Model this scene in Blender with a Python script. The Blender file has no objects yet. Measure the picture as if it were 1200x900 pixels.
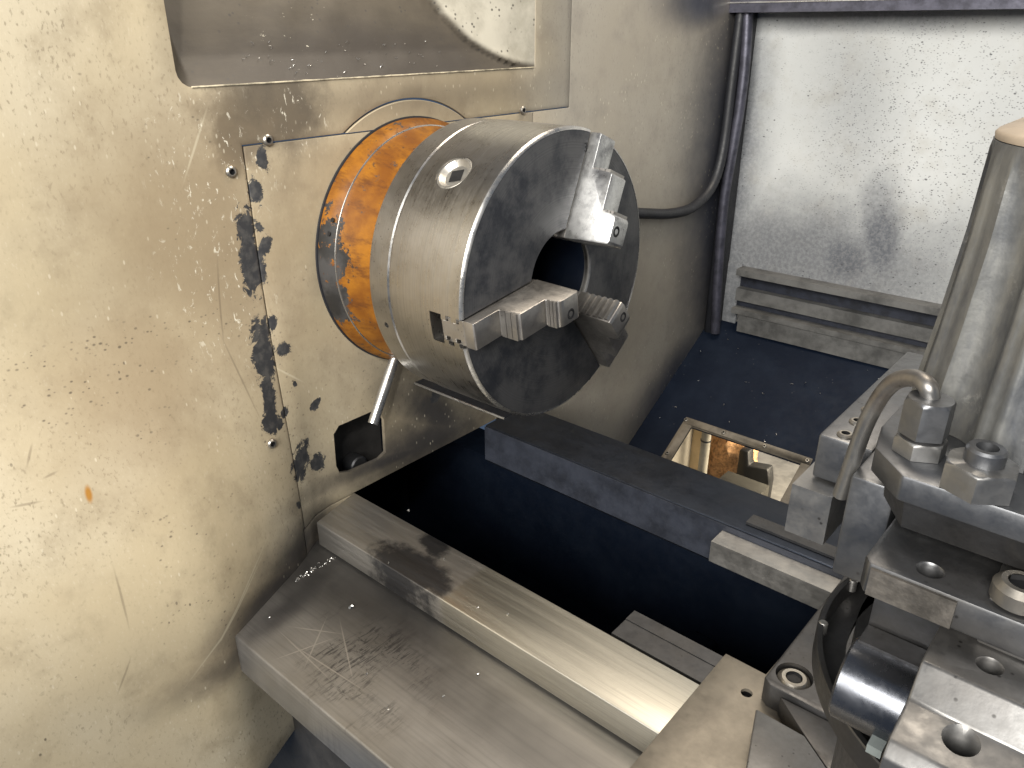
import bpy, bmesh, math, random
from mathutils import Vector, Matrix, noise
random.seed(7)
S = bpy.context.scene
COL = S.collection
rad = math.radians

# ------------------------------------------------------------------ camera
CAM = Vector((0.3933, -0.52136, 0.19739))
ROT = Matrix(((0.7569869, 0.2705515, -0.5947879),
              (0.6534274, -0.3160079, 0.6878747),
              (-0.0018521, -0.9093629, -0.4159996)))   # world axes in (right, down, forward)
F = 914.82
cam_d = bpy.data.cameras.new('camera')
cam = bpy.data.objects.new('camera', cam_d)
COL.objects.link(cam)
S.camera = cam
cam_d.sensor_width = 36
cam_d.lens = F / 1200 * 36
cam_d.clip_start = 0.01
cam_d.clip_end = 50
r_, d_, f_ = (ROT.col[i] for i in range(3))
m4 = Matrix((( r_[0], -d_[0], -f_[0], CAM[0]), (r_[1], -d_[1], -f_[1], CAM[1]), (r_[2], -d_[2], -f_[2], CAM[2]), (0, 0, 0, 1)))
cam.matrix_world = m4

# ------------------------------------------------------------------ light
S.view_settings.view_transform = 'Standard'
S.view_settings.look = 'None'
S.view_settings.exposure = 0.40
S.view_settings.gamma = 1.0
S.cycles.max_bounces = 5
S.cycles.diffuse_bounces = 3
S.cycles.glossy_bounces = 3
W = bpy.data.worlds.new('World')
S.world = W
W.use_nodes = True
bg = W.node_tree.nodes['Background']
bg.inputs[0].default_value = (0.42, 0.63, 1.0, 1)
bg.inputs[1].default_value = 0.105


def area(name, loc, aim, sx, sy, power, col):
    l = bpy.data.lights.new(name, 'AREA')
    l.shape = 'RECTANGLE'
    l.size, l.size_y, l.energy, l.color = sx, sy, power, col
    o = bpy.data.objects.new(name, l)
    COL.objects.link(o)
    o.location = loc
    o.rotation_euler = (Vector(aim) - Vector(loc)).to_track_quat('-Z', 'Y').to_euler()
    return o


# daylight through the open machine door in front of the lathe
area('door_daylight', (0.72, -2.40, 1.15), (-0.05, 0.1, -0.02), 1.8, 1.35, 124, (1.0, 0.965, 0.90))
# added overhead lamp above the back of the bed, brightening the way tops
area('overhead_fill', (0.15, 0.42, 1.25), (0.12, 0.10, -0.2), 0.8, 0.5, 12, (1.0, 0.88, 0.72))
# added spot on the operator's side, making the light pool on the upper headstock
sp = bpy.data.lights.new('pool_spot', 'SPOT')
sp.energy, sp.color = 56, (1.0, 0.98, 0.94)
sp.spot_size, sp.spot_blend, sp.shadow_soft_size = rad(31), 1.0, 0.06
so_ = bpy.data.objects.new('pool_spot', sp)
COL.objects.link(so_)
so_.location = (0.80, -1.15, 0.95)
so_.rotation_euler = (Vector((-0.185, -0.37, 0.21)) - Vector(so_.location)).to_track_quat('-Z', 'Y').to_euler()

# ------------------------------------------------------------------ pixel -> place


def ray(px, py):
    return ROT @ Vector(((px - 600) / F, (py - 450) / F, 1))


def onp(ax, v, px, py):
    r = ray(px, py)
    return CAM + r * ((v - CAM[ax]) / r[ax])


WX = -0.185                       # face of the headstock
wall = lambda px, py: onp(0, WX, px, py)
onz = lambda px, py, z: onp(2, z, px, py)
ony = lambda px, py, y: onp(1, y, px, py)
TR = 0.60                         # slope of the chip tray
TY, TZ = 0.683, -0.262


def tray_z(y):
    return TZ + TR * (y - TY)


def flare(y, z):
    """the casting swells towards the operator low down on the front side"""
    t = min(max((0.02 - z) / 0.27, 0), 1)
    t = t * t * (3 - 2 * t)
    s = min(max(0, -0.135 - y), 0.16)
    return t * (0.42 * s * min(1, s / 0.05) if s < 0.05 else 0.42 * s)


def wallf(px, py):
    """photo point on the swelling headstock face"""
    x = WX
    for _ in range(12):
        p = onp(0, x, px, py)
        x = WX + flare(p.y, p.z)
    return onp(0, x, px, py)


# ------------------------------------------------------------------ mesh helpers


def box(bm, x0, x1, y0, y1, z0, z1):
    v = [bm.verts.new((x, y, z)) for x in (x0, x1) for y in (y0, y1) for z in (z0, z1)]
    for a in ((0, 1, 3, 2), (4, 6, 7, 5), (0, 4, 5, 1), (2, 3, 7, 6), (0, 2, 6, 4), (1, 5, 7, 3)):
        bm.faces.new([v[i] for i in a])


def prism(bm, poly, axis, a0, a1):
    """poly: 2D points in the two other axes (in x,y,z order); extruded along axis"""
    def P(p, a):
        q = list(p)
        q.insert(axis, a)
        return q
    A = [bm.verts.new(P(p, a0)) for p in poly]
    B = [bm.verts.new(P(p, a1)) for p in poly]
    bm.faces.new(A)
    bm.faces.new(B[::-1])
    n = len(poly)
    for i in range(n):
        bm.faces.new((A[i], A[(i + 1) % n], B[(i + 1) % n], B[i]))
    bmesh.ops.recalc_face_normals(bm, faces=bm.faces)


def lathe(bm, prof, seg=64, closed=False, start=0.0, axis='X'):
    """prof: (axial, radius) pairs revolved"""
    rings = []
    for a, r in prof:
        ring = []
        if r < 1e-7:
            p = (a, 0, 0) if axis == 'X' else (0, 0, a)
            ring = [bm.verts.new(p)] * seg
        else:
            for i in range(seg):
                t = start + 2 * math.pi * i / seg
                c, s = r * math.cos(t), r * math.sin(t)
                ring.append(bm.verts.new((a, c, s) if axis == 'X' else (c, s, a)))
        rings.append(ring)
    pairs = list(zip(rings, rings[1:]))
    if closed:
        pairs.append((rings[-1], rings[0]))
    for A, B in pairs:
        for i in range(seg):
            j = (i + 1) % seg
            vs = []
            for v in (A[i], A[j], B[j], B[i]):
                if v not in vs:
                    vs.append(v)
            if len(vs) > 2:
                bm.faces.new(vs)
    bmesh.ops.recalc_face_normals(bm, faces=bm.faces)


def tube(bm, pts, r, seg=16, r1=None, cap=True):
    pts = [Vector(p) for p in pts]
    n = len(pts)
    prev = None
    rings = []
    for i, p in enumerate(pts):
        t = (pts[min(i + 1, n - 1)] - pts[max(i - 1, 0)]).normalized()
        if prev is None:
            u = t.orthogonal().normalized()
        else:
            u = (prev - t * prev.dot(t)).normalized()
        prev = u
        w = t.cross(u)
        rr = r if r1 is None else r + (r1 - r) * i / (n - 1)
        rings.append([bm.verts.new(p + (u * math.cos(k * 2 * math.pi / seg) + w * math.sin(k * 2 * math.pi / seg)) * rr) for k in range(seg)])
    for A, B in zip(rings, rings[1:]):
        for k in range(seg):
            bm.faces.new((A[k], A[(k + 1) % seg], B[(k + 1) % seg], B[k]))
    if cap:
        bm.faces.new(rings[0][::-1])
        bm.faces.new(rings[-1])
    bmesh.ops.recalc_face_normals(bm, faces=bm.faces)


def spline(pts, n=10):
    """Catmull-Rom"""
    P = [Vector(p) for p in pts]
    P = [P[0] * 2 - P[1]] + P + [P[-1] * 2 - P[-2]]
    out = []
    for i in range(1, len(P) - 2):
        a, b, c, d = P[i - 1:i + 3]
        for k in range(n):
            t = k / n
            out.append(0.5 * (2 * b + (c - a) * t + (2 * a - 5 * b + 4 * c - d) * t * t + (3 * b - a - 3 * c + d) * t ** 3))
    out.append(P[-2])
    return out


def bev(bm, w, seg=2, ang=30):
    es = [e for e in bm.edges if len(e.link_faces) == 2 and e.calc_face_angle(0) > rad(ang)]
    if es:
        bmesh.ops.bevel(bm, geom=es, offset=w, segments=seg, affect='EDGES', profile=0.5, clamp_overlap=True)


def obj(name, bm, mat, parent=None, smooth=True, ang=35):
    me = bpy.data.meshes.new(name)
    bm.to_mesh(me)
    bm.free()
    o = bpy.data.objects.new(name, me)
    COL.objects.link(o)
    me.materials.append(mat)
    if smooth:
        me.shade_smooth()
        me.set_sharp_from_angle(angle=rad(ang))
    if parent:
        put(o, parent)
    return o


def put(o, parent):
    o.parent = parent
    if parent.type == 'EMPTY':
        o.matrix_parent_inverse = Matrix.Translation(-Vector(parent.location))


def thing(name, loc, label, cat, group=None):
    o = bpy.data.objects.new(name, None)
    o.empty_display_size = 0.02
    COL.objects.link(o)
    o.location = loc
    o['label'] = label
    o['category'] = cat
    if group:
        o['group'] = group
    return o


def tag(o, label, cat, group=None, kind=None):
    o['label'] = label
    o['category'] = cat
    if group:
        o['group'] = group
    if kind:
        o['kind'] = kind
    return o


def cut(o, *bms):
    """boolean difference, applied"""
    for bm in bms:
        me = bpy.data.meshes.new('cutter')
        bm.to_mesh(me)
        bm.free()
        c = bpy.data.objects.new('cutter', me)
        COL.objects.link(c)
        md = o.modifiers.new('b', 'BOOLEAN')
        md.operation = 'DIFFERENCE'
        md.solver = 'EXACT'
        md.object = c
        dg = bpy.context.evaluated_depsgraph_get()
        dg.update()
        new = bpy.data.meshes.new_from_object(o.evaluated_get(dg))
        o.modifiers.clear()
        old = o.data
        o.data = new
        bpy.data.meshes.remove(old)
        bpy.data.objects.remove(c)
        bpy.data.meshes.remove(me)
    o.data.shade_smooth()
    o.data.set_sharp_from_angle(angle=rad(35))


def NB():
    return bmesh.new()


# ------------------------------------------------------------------ materials
class M:
    def __init__(s, name):
        s.m = bpy.data.materials.new(name)
        s.m.use_nodes = True
        s.t = s.m.node_tree
        s.b = s.t.nodes['Principled BSDF']
        tc = s.n('ShaderNodeTexCoord')
        s.P = tc.outputs['Object']

    def n(s, t, **k):
        nd = s.t.nodes.new(t)
        for a, v in k.items():
            setattr(nd, a, v)
        return nd

    def set(s, i, v):
        if hasattr(v, 'is_linked'):
            s.t.links.new(v, i)
        else:
            i.default_value = v

    def math(s, op, a, b=0.0, c=None, clamp=False):
        nd = s.n('ShaderNodeMath', operation=op, use_clamp=clamp)
        s.set(nd.inputs[0], a)
        s.set(nd.inputs[1], b)
        if c is not None:
            s.set(nd.inputs[2], c)
        return nd.outputs[0]

    def mapr(s, v, a, b, c=0.0, d=1.0, smooth=True):
        nd = s.n('ShaderNodeMapRange', interpolation_type='SMOOTHSTEP' if smooth else 'LINEAR')
        s.set(nd.inputs[0], v)
        for i, q in enumerate((a, b, c, d)):
            nd.inputs[i + 1].default_value = q
        return nd.outputs[0]

    def scale(s, sc=(1, 1, 1), rot=(0, 0, 0), loc=(0, 0, 0), kind='POINT'):
        nd = s.n('ShaderNodeMapping', vector_type=kind)
        s.set(nd.inputs[0], s.P)
        nd.inputs['Location'].default_value = loc
        nd.inputs['Rotation'].default_value = rot
        nd.inputs['Scale'].default_value = sc
        return nd.outputs[0]

    def noise(s, sc, det=4, rough=0.55, vec=None, dist=0.0):
        nd = s.n('ShaderNodeTexNoise')
        s.set(nd.inputs['Vector'], vec if vec is not None else s.P)
        nd.inputs['Scale'].default_value = sc
        nd.inputs['Detail'].default_value = det
        nd.inputs['Roughness'].default_value = rough
        nd.inputs['Distortion'].default_value = dist
        return nd.outputs[0]

    def vor(s, sc, vec=None, feat='F1'):
        nd = s.n('ShaderNodeTexVoronoi', feature=feat)
        s.set(nd.inputs['Vector'], vec if vec is not None else s.P)
        nd.inputs['Scale'].default_value = sc
        return nd

    def mix(s, fac, a, b, mode='MIX'):
        nd = s.n('ShaderNodeMix', data_type='RGBA', blend_type=mode)
        s.set(nd.inputs[0], fac)
        for i, v in ((6, a), (7, b)):
            if isinstance(v, tuple):
                v = (*v[:3], 1.0)
            s.set(nd.inputs[i], v)
        return nd.outputs[2]

    def bump(s, h, st=0.3, dist=0.002, prev=None):
        nd = s.n('ShaderNodeBump')
        nd.inputs['Strength'].default_value = st
        nd.inputs['Distance'].default_value = dist
        s.set(nd.inputs['Height'], h)
        if prev is not None:
            s.set(nd.inputs['Normal'], prev)
        return nd.outputs[0]

    def blob(s, c, r, rot=0.0, soft=0.15, wob=None, amp=0.8, plane='yz'):
        """soft-edged patch: c, r in the plane of the surface"""
        if plane == 'yz':
            v = s.scale((50, r[0], r[1]), (rot, 0, 0), (0, c[0], c[1]), 'TEXTURE')
        elif plane == 'xz':
            v = s.scale((r[0], 50, r[1]), (0, -rot, 0), (c[0], 0, c[1]), 'TEXTURE')
        else:
            v = s.scale((r[0], r[1], 50), (0, 0, rot), (c[0], c[1], 0), 'TEXTURE')
        nd = s.n('ShaderNodeVectorMath', operation='LENGTH')
        s.set(nd.inputs[0], v)
        L = nd.outputs['Value']
        if wob is not None:
            L = s.math('MULTIPLY_ADD', s.math('SUBTRACT', wob, 0.5), amp, L)
        return s.mapr(L, 1 + soft, 1 - soft)

    def seg(s, p, q, w, fn, **k):
        """patch stretched between two photo points on a surface; w = half width in metres"""
        a, b = fn(*p), fn(*q)
        pl = k.get('plane', 'yz')
        i, j = {'yz': (1, 2), 'xz': (0, 2), 'xy': (0, 1)}[pl]
        dx, dy = b[i] - a[i], b[j] - a[j]
        return s.blob(((a[i] + b[i]) / 2, (a[j] + b[j]) / 2), (max(math.hypot(dx, dy) / 2, w * 0.5), w), math.atan2(dy, dx), **k)

    def mx(s, *vs):
        o = vs[0]
        for v in vs[1:]:
            o = s.math('MAXIMUM', o, v)
        return o

    def fin(s, col, rough, metal=0.0, normal=None, spec=None):
        s.set(s.b.inputs['Base Color'], (*col, 1) if isinstance(col, tuple) and len(col) == 3 else col)
        s.set(s.b.inputs['Roughness'], rough)
        s.set(s.b.inputs['Metallic'], metal)
        if normal is not None:
            s.set(s.b.inputs['Normal'], normal)
        if spec is not None:
            s.b.inputs['Specular IOR Level'].default_value = spec
        return s.m


CREAM = (0.49, 0.41, 0.272)
GREYM = (0.036, 0.037, 0.040)


def paint_headstock():
    m = M('headstock_paint')
    big = m.noise(5, 3)
    mid = m.noise(22, 5, 0.65)
    fine = m.noise(130, 3, 0.6)
    col = m.mix(m.mapr(big, 0.35, 0.7), CREAM, (0.53, 0.465, 0.34))
    col = m.mix(m.mapr(mid, 0.45, 0.75, 0, 0.6), col, (0.29, 0.235, 0.155))
    grain = m.noise(420, 2, 0.6, m.scale((1, 1, 0.55), (rad(-25), 0, 0)))
    col = m.mix(m.math('MULTIPLY', m.mapr(grain, 0.56, 0.74, 0, 0.6), m.mapr(big, 0.40, 0.62, 0.25, 1.0)), col, (0.17, 0.135, 0.09))
    col = m.mix(m.mapr(grain, 0.40, 0.26, 0, 0.20), col, (0.66, 0.60, 0.47))
    # oil film, brown, shapes of its own
    wob = m.noise(26, 5, 0.7)
    g = lambda p, q, w, soft=0.7, amp=0.9: m.seg(p, q, w, wallf, soft=soft, wob=wob, amp=amp)
    oil = m.mx(g((245, 128), (380, 120), 0.036, 0.45, 1.3), g((276, 120), (284, 200), 0.024, 0.3, 1.4), m.math('MULTIPLY', g((370, 120), (620, 100), 0.016, 0.9), 0.5),
               m.math('MULTIPLY', g((370, 30), (520, 20), 0.10, 0.6), 0.0))
    col = m.mix(m.math('MULTIPLY', oil, 0.92), col, (0.048, 0.040, 0.033))
    brown = m.mx(g((110, 330), (330, 250), 0.11, 0.8), g((240, 780), (400, 620), 0.022, 0.9), g((60, 420), (250, 460), 0.08, 0.9))
    col = m.mix(m.math('MULTIPLY', brown, 0.78), col, (0.27, 0.205, 0.125))
    dirty = m.mx(g((300, 250), (640, 200), 0.26, 0.6, 0.6), g((330, 420), (560, 480), 0.12, 0.9, 0.6))
    col = m.mix(m.math('MULTIPLY', dirty, 0.42), col, (0.20, 0.165, 0.118))
    grime_dark = m.mx(g((262, 758), (388, 645), 0.036, 0.55, 0.5), g((345, 640), (395, 660), 0.025, 0.8, 0.5), g((400, 560), (590, 480), 0.040, 0.9), g((300, 700), (400, 600), 0.030, 0.9), g((235, 800), (400, 640), 0.020, 0.8, 0.7), g((270, 760), (395, 645), 0.010, 0.5, 0.6), g((330, 640), (380, 690), 0.030, 0.7), g((455, 445), (560, 520), 0.030, 0.9), g((360, 580), (560, 500), 0.014, 0.9))  # grime along the bed joint, and darker patches below the chuck
    col = m.mix(m.math('MULTIPLY', grime_dark, 0.96), col, (0.028, 0.027, 0.029))
    # wall behind the chuck greyed, its dimmer light put into the colour
    sepp = m.n('ShaderNodeSeparateXYZ')
    m.set(sepp.inputs[0], m.P)
    col = m.mix(m.mapr(m.math('MULTIPLY_ADD', big, 0.1, sepp.outputs[1]), 0.15, 0.32, 0, 0.62), col, (0.225, 0.225, 0.225))
    # rear corner darkened blue: grime together with painted corner shade
    dark_mask = m.mx(m.seg((880, -60), (842, 430), 0.150, wallf, soft=0.60, wob=wob, amp=0.4), m.seg((835, 380), (738, 520), 0.055, wallf, soft=0.8, wob=wob, amp=0.5), m.seg((780, 0), (860, 10), 0.03, wallf, soft=0.9, wob=wob, amp=0.5))
    col = m.mix(m.math('MULTIPLY', dark_mask, 0.94), col, (0.022, 0.028, 0.046))
    # splashes: lots of small dark specks
    sv = m.vor(210, m.scale((1, 1, 1.4), (rad(20), 0, 0)))
    dens = m.math('ADD', m.noise(14, 3), m.math('MULTIPLY', m.mx(dirty, brown), 0.10))
    def rnd(v):
        q = m.n('ShaderNodeSeparateColor')
        m.set(q.inputs[0], v.outputs['Color'])
        return q.outputs
    sp = m.math('MULTIPLY', m.mapr(m.math('MULTIPLY_ADD', fine, 0.25, m.math('DIVIDE', sv.outputs['Distance'], m.math('MULTIPLY_ADD', rnd(sv)[1], 1.1, 0.25))), 0.42, 0.20), m.math('MULTIPLY', m.mapr(dens, 0.46, 0.68), m.mapr(rnd(sv)[0], 0.35, 0.60)))
    sv2 = m.vor(85, m.scale((1, 1.5, 0.9), (rad(-30), 0, 0)))
    sp2 = m.math('MULTIPLY', m.mapr(m.math('MULTIPLY_ADD', fine, 0.14, sv2.outputs['Distance']), 0.21, 0.15), m.math('MULTIPLY', m.mapr(m.noise(25, 2), 0.50, 0.60), m.mapr(rnd(sv2)[0], 0.4, 0.8)))
    col = m.mix(m.math('MULTIPLY', m.mx(sp, sp2), 0.75), col, (0.075, 0.06, 0.045))
    sv3 = m.vor(120, m.scale((1, 1.6, 0.7), (rad(25), 0, 0), (0.3, 0.1, 0.2)))
    sp3 = m.math('MULTIPLY', m.mapr(sv3.outputs['Distance'], 0.18, 0.10), m.math('MULTIPLY', m.mapr(m.noise(18, 2), 0.50, 0.60), m.mapr(rnd(sv3)[0], 0.4, 0.7)))
    col = m.mix(m.math('MULTIPLY', sp3, 0.4), col, (0.70, 0.64, 0.50))
    # pale scuffs
    sc = m.noise(190, 5, 0.75, m.scale((1, 1.0, 0.45), (rad(18), 0, 0)), 0.8)
    scz = m.mx(g((225, 120), (275, 260), 0.040, 0.8), g((330, 155), (375, 120), 0.022, 0.7), g((230, 260), (290, 420), 0.035, 0.8))
    scm = m.math('MULTIPLY', m.mapr(sc, 0.60, 0.65), scz)
    col = m.mix(scm, col, (0.74, 0.70, 0.58))
    lines = m.mx(*[m.seg(p, q, 0.0009, wallf, soft=0.6) for p, q in (
        ((218, 205), (240, 135)), ((232, 785), (305, 650)), ((243, 770), (300, 668)), ((325, 432), (352, 446)))])
    col = m.mix(m.math('MULTIPLY', lines, 0.32), col, (0.72, 0.66, 0.5))
    dl = m.mx(*[m.seg(p, q, 0.0008, wallf, soft=0.6) for p, q in (
        ((15, 594), (46, 588)), ((52, 560), (66, 553)), ((32, 545), (37, 522)), ((135, 672), (150, 730)), ((139, 810), (152, 775)),
        ((255, 310), (262, 400)), ((262, 400), (300, 480)))])
    col = m.mix(m.math('MULTIPLY', dl, 0.42), col, (0.12, 0.09, 0.06))
    rust = m.seg((102, 570), (106, 588), 0.0022, wallf, soft=0.5, wob=wob)
    col = m.mix(rust, col, (0.36, 0.17, 0.03))
    # chipped paint showing grey filler
    cw = m.noise(85, 7, 0.78, None, 0.6)
    c = lambda p, q, w: m.seg(p, q, w * 1.12, wallf, soft=0.05, wob=cw, amp=3.0)
    chips = m.mx(c((286, 240), (298, 350), 0.0075), c((296, 285), (302, 340), 0.009), c((303, 375), (314, 450), 0.0100), c((310, 430), (322, 505), 0.0065),
                 c((303, 285), (316, 292), 0.008), c((316, 372), (322, 385), 0.0045), c((325, 408), (340, 411), 0.006), c((308, 492), (330, 500), 0.009),
                 c((302, 270), (306, 262), 0.0045), c((296, 205), (303, 240), 0.006), c((306, 170), (310, 200), 0.0055), c((356, 518), (350, 566), 0.011), c((365, 538), (378, 546), 0.008),
                 c((367, 470), (372, 478), 0.006), c((506, 462), (514, 468), 0.008), c((349, 595), (351, 588), 0.004), c((330, 481), (336, 486), 0.004), c((344, 452), (347, 447), 0.0025))
    col = m.mix(chips, col, m.mix(m.mapr(fine, 0.4, 0.7), GREYM, (0.075, 0.073, 0.07)))
    h = m.math('SUBTRACT', m.math('MULTIPLY_ADD', m.math('ADD', fine, grain), 0.22, m.math('MULTIPLY', mid, 0.5)), m.math('MULTIPLY', chips, 0.8))
    ro = m.mapr(mid, 0.3, 0.7, 0.42, 0.62)
    return m.fin(col, ro, 0.0, m.bump(h, 0.20, 0.0012), 0.35)


def paint_back():
    m = M('back_wall_paint')
    mid = m.noise(16, 5, 0.65)
    fine = m.noise(150, 3)
    col = m.mix(m.mapr(m.noise(4, 3), 0.35, 0.7), (0.50, 0.51, 0.50), (0.60, 0.612, 0.605))
    col = m.mix(m.mapr(mid, 0.45, 0.8, 0, 0.5), col, (0.36, 0.34, 0.29))
    wob = m.noise(13, 5, 0.65)
    bw = lambda px, py: ony(px, py, 0.683)
    g = lambda p, q, w, soft=0.8, amp=0.9: m.seg(p, q, w, bw, soft=soft, wob=wob, amp=amp, plane='xz')
    dark_mask = m.mx(g((950, 325), (1030, 285), 0.060, 0.9), g((1035, 345), (1030, 215), 0.035), g((870, 345), (1030, 355), 0.055, 0.8), g((873, -20), (838, 400), 0.048, 0.9), m.math('MULTIPLY', g((990, 20), (1010, 240), 0.05, 1.0), 0.35), m.math('MULTIPLY', g((880, 18), (1200, 14), 0.02, 0.9), 0.8))  # grime film, plus the rail's shadow and corner shade painted in
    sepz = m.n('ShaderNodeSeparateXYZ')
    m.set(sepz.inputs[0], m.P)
    dark_mask = m.mx(dark_mask, m.math('MULTIPLY', m.mapr(m.math('MULTIPLY_ADD', wob, 0.12, sepz.outputs[2]), 0.08, -0.06), m.mapr(sepz.outputs[0], 0.30, 0.02, 0.25, 0.85)))
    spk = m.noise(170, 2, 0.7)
    film_shade = m.math('MULTIPLY', dark_mask, m.mapr(spk, 0.30, 0.66, 0.80, 1.0))
    col = m.mix(m.math('MULTIPLY', film_shade, 0.90), col, (0.068, 0.074, 0.092))
    right = m.seg((1060, 40), (1110, 300), 0.14, bw, soft=0.9, wob=wob, amp=0.7, plane='xz')
    sv = m.vor(260, m.scale((1, 1, 1.7), (0, rad(30), 0)))
    sp = m.math('MULTIPLY', m.mapr(m.math('MULTIPLY_ADD', fine, 0.35, sv.outputs['Distance']), 0.52, 0.34), m.mapr(m.noise(110, 2), 0.44, 0.54))
    sp = m.math('MULTIPLY', sp, m.mapr(right, 0, 1, 0.25, 1.0))
    sv2 = m.vor(95, m.scale((1, 1, 1.6), (0, rad(30), 0)))
    sp2 = m.math('MULTIPLY', m.mapr(m.math('MULTIPLY_ADD', fine, 0.2, sv2.outputs['Distance']), 0.27, 0.19), m.mapr(m.noise(30, 2), 0.53, 0.58))
    col = m.mix(m.math('MULTIPLY', m.mx(sp, sp2), 0.85), col, (0.06, 0.06, 0.065))
    h = m.math('MULTIPLY_ADD', fine, 0.4, m.math('MULTIPLY', mid, 0.5))
    return m.fin(col, 0.5, 0.0, m.bump(h, 0.25, 0.0012), 0.3)


def steel(name, base=(0.34, 0.33, 0.32), rough=0.36, streak=(1, 1, 1), stain=(0.10, 0.10, 0.105), amount=0.5, bump=0.06, metal=0.9, scale=30, speck=True):
    m = M(name)
    st = m.noise(scale * 8, 3, 0.6, m.scale(streak))
    cl = m.noise(scale * 0.5, 5, 0.65)
    mid = m.noise(scale * 2.2, 5, 0.7)
    col = m.mix(m.mapr(cl, 0.42, 0.72, 0, amount), base, stain)
    col = m.mix(m.mapr(st, 0.35, 0.7, 0.0, 0.22), col, tuple(v * 0.55 for v in base))
    if speck:
        v = m.vor(scale * 7)
        sp = m.math('MULTIPLY', m.mapr(v.outputs['Distance'], 0.2, 0.1), m.mapr(m.noise(scale, 2), 0.55, 0.62))
        col = m.mix(m.math('MULTIPLY', sp, 0.7), col, (0.03, 0.028, 0.026))
    ro = m.math('ADD', m.mapr(mid, 0.3, 0.7, rough - 0.06, rough + 0.10), m.mapr(st, 0.3, 0.7, -0.04, 0.04))
    return m.fin(col, ro, metal, m.bump(m.math('MULTIPLY_ADD', st, 0.5, m.math('MULTIPLY', mid, 0.3)), bump, 0.001))


def turned_steel():
    m = M('turned_steel')
    # rings around the spindle axis: radius and axial position drive the tool marks
    sep = m.n('ShaderNodeSeparateXYZ')
    m.set(sep.inputs[0], m.P)
    r2 = m.math('SQRT', m.math('ADD', m.math('MULTIPLY', sep.outputs[1], sep.outputs[1]), m.math('MULTIPLY', sep.outputs[2], sep.outputs[2])))
    cmb = m.n('ShaderNodeCombineXYZ')
    m.set(cmb.inputs[0], m.math('MULTIPLY', sep.outputs[0], 900))
    m.set(cmb.inputs[1], m.math('MULTIPLY', r2, 900))
    rings = m.noise(1.0, 2, 0.6, cmb.outputs[0])
    cl = m.noise(14, 5, 0.65)
    mid = m.noise(70, 5, 0.7)
    col = m.mix(m.mapr(cl, 0.40, 0.70, 0, 0.75), (0.54, 0.525, 0.50), (0.40, 0.388, 0.37))
    col = m.mix(m.mapr(rings, 0.35, 0.75, 0, 0.30), col, (0.18, 0.17, 0.16))
    face = m.mapr(sep.outputs[0], -0.003, -0.0005)          # front face: its shade painted in as dark blue
    smear = m.mapr(m.noise(24, 5, 0.7, m.scale((1, 1, 1))), 0.40, 0.66)
    col = m.mix(m.math('MULTIPLY', face, m.math('MULTIPLY_ADD', smear, 0.14, 0.82)), col, (0.022, 0.026, 0.036))
    v = m.vor(260)
    sp = m.math('MULTIPLY', m.mapr(v.outputs['Distance'], 0.2, 0.1), m.mapr(m.noise(30, 2), 0.56, 0.63))
    col = m.mix(m.math('MULTIPLY', sp, 0.6), col, (0.05, 0.045, 0.04))
    ro = m.math('ADD', m.math('ADD', m.mapr(mid, 0.3, 0.7, 0.29, 0.37), m.math('MULTIPLY', face, 0.16)), m.mapr(rings, 0.3, 0.7, -0.05, 0.05))
    return m.fin(col, ro, m.math('MULTIPLY_ADD', face, -0.35, 1.0), m.bump(m.math('MULTIPLY_ADD', rings, 0.5, m.math('MULTIPLY', mid, 0.3)), 0.08, 0.0008))


def paint_orange():
    m = M('orange_paint')
    wob = m.noise(38, 5, 0.7)
    mid = m.noise(30, 4, 0.6)
    col = m.mix(m.mapr(mid, 0.35, 0.7), (0.25, 0.100, 0.011), (0.14, 0.048, 0.006))
    col = m.mix(m.mapr(m.noise(60, 5, 0.75, m.scale((0.25, 1, 1))), 0.45, 0.70, 0, 0.85), col, (0.075, 0.026, 0.008))
    sep = m.n('ShaderNodeSeparateXYZ')
    m.set(sep.inputs[0], m.P)
    # worn round the rim on the operator's side
    side = m.mapr(sep.outputs[1], -0.086, -0.106)
    low = m.mapr(m.math('ABSOLUTE', sep.outputs[2]), 0.065, 0.03)
    rim = m.mapr(sep.outputs[0], -0.150, -0.168)
    wear = m.math('MULTIPLY', m.math('MULTIPLY', side, rim), low)
    worn = m.mapr(m.math('MULTIPLY_ADD', wear, 0.20, m.noise(55, 7, 0.75)), 0.585, 0.61)
    col = m.mix(worn, col, m.mix(m.mapr(mid, 0.4, 0.6), (0.020, 0.019, 0.018), (0.045, 0.043, 0.042)))
    v = m.vor(120)
    sp = m.math('MULTIPLY', m.mapr(v.outputs['Distance'], 0.16, 0.10), m.mapr(m.noise(40, 2), 0.5, 0.58))
    col = m.mix(sp, col, (0.05, 0.03, 0.02))
    return m.fin(col, m.math('MULTIPLY_ADD', worn, 0.15, m.mapr(mid, 0.3, 0.7, 0.38, 0.55)), 0.0, m.bump(m.math('MULTIPLY_ADD', worn, -0.5, wob), 0.25, 0.001), 0.22)


def simple(name, col, rough, metal=0.0, var=0.4, sc=40, bump=0.15, spec=None):
    m = M(name)
    n = m.noise(sc, 5, 0.65)
    n2 = m.noise(sc * 6, 3, 0.6)
    c = m.mix(m.mapr(n, 0.35, 0.7, 0, 1), col, tuple(v * (1 - var) for v in col))
    return m.fin(c, m.mapr(n2, 0.3, 0.7, rough - 0.05, rough + 0.08), metal, m.bump(m.math('MULTIPLY_ADD', n2, 0.4, n), bump, 0.001), spec)


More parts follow.
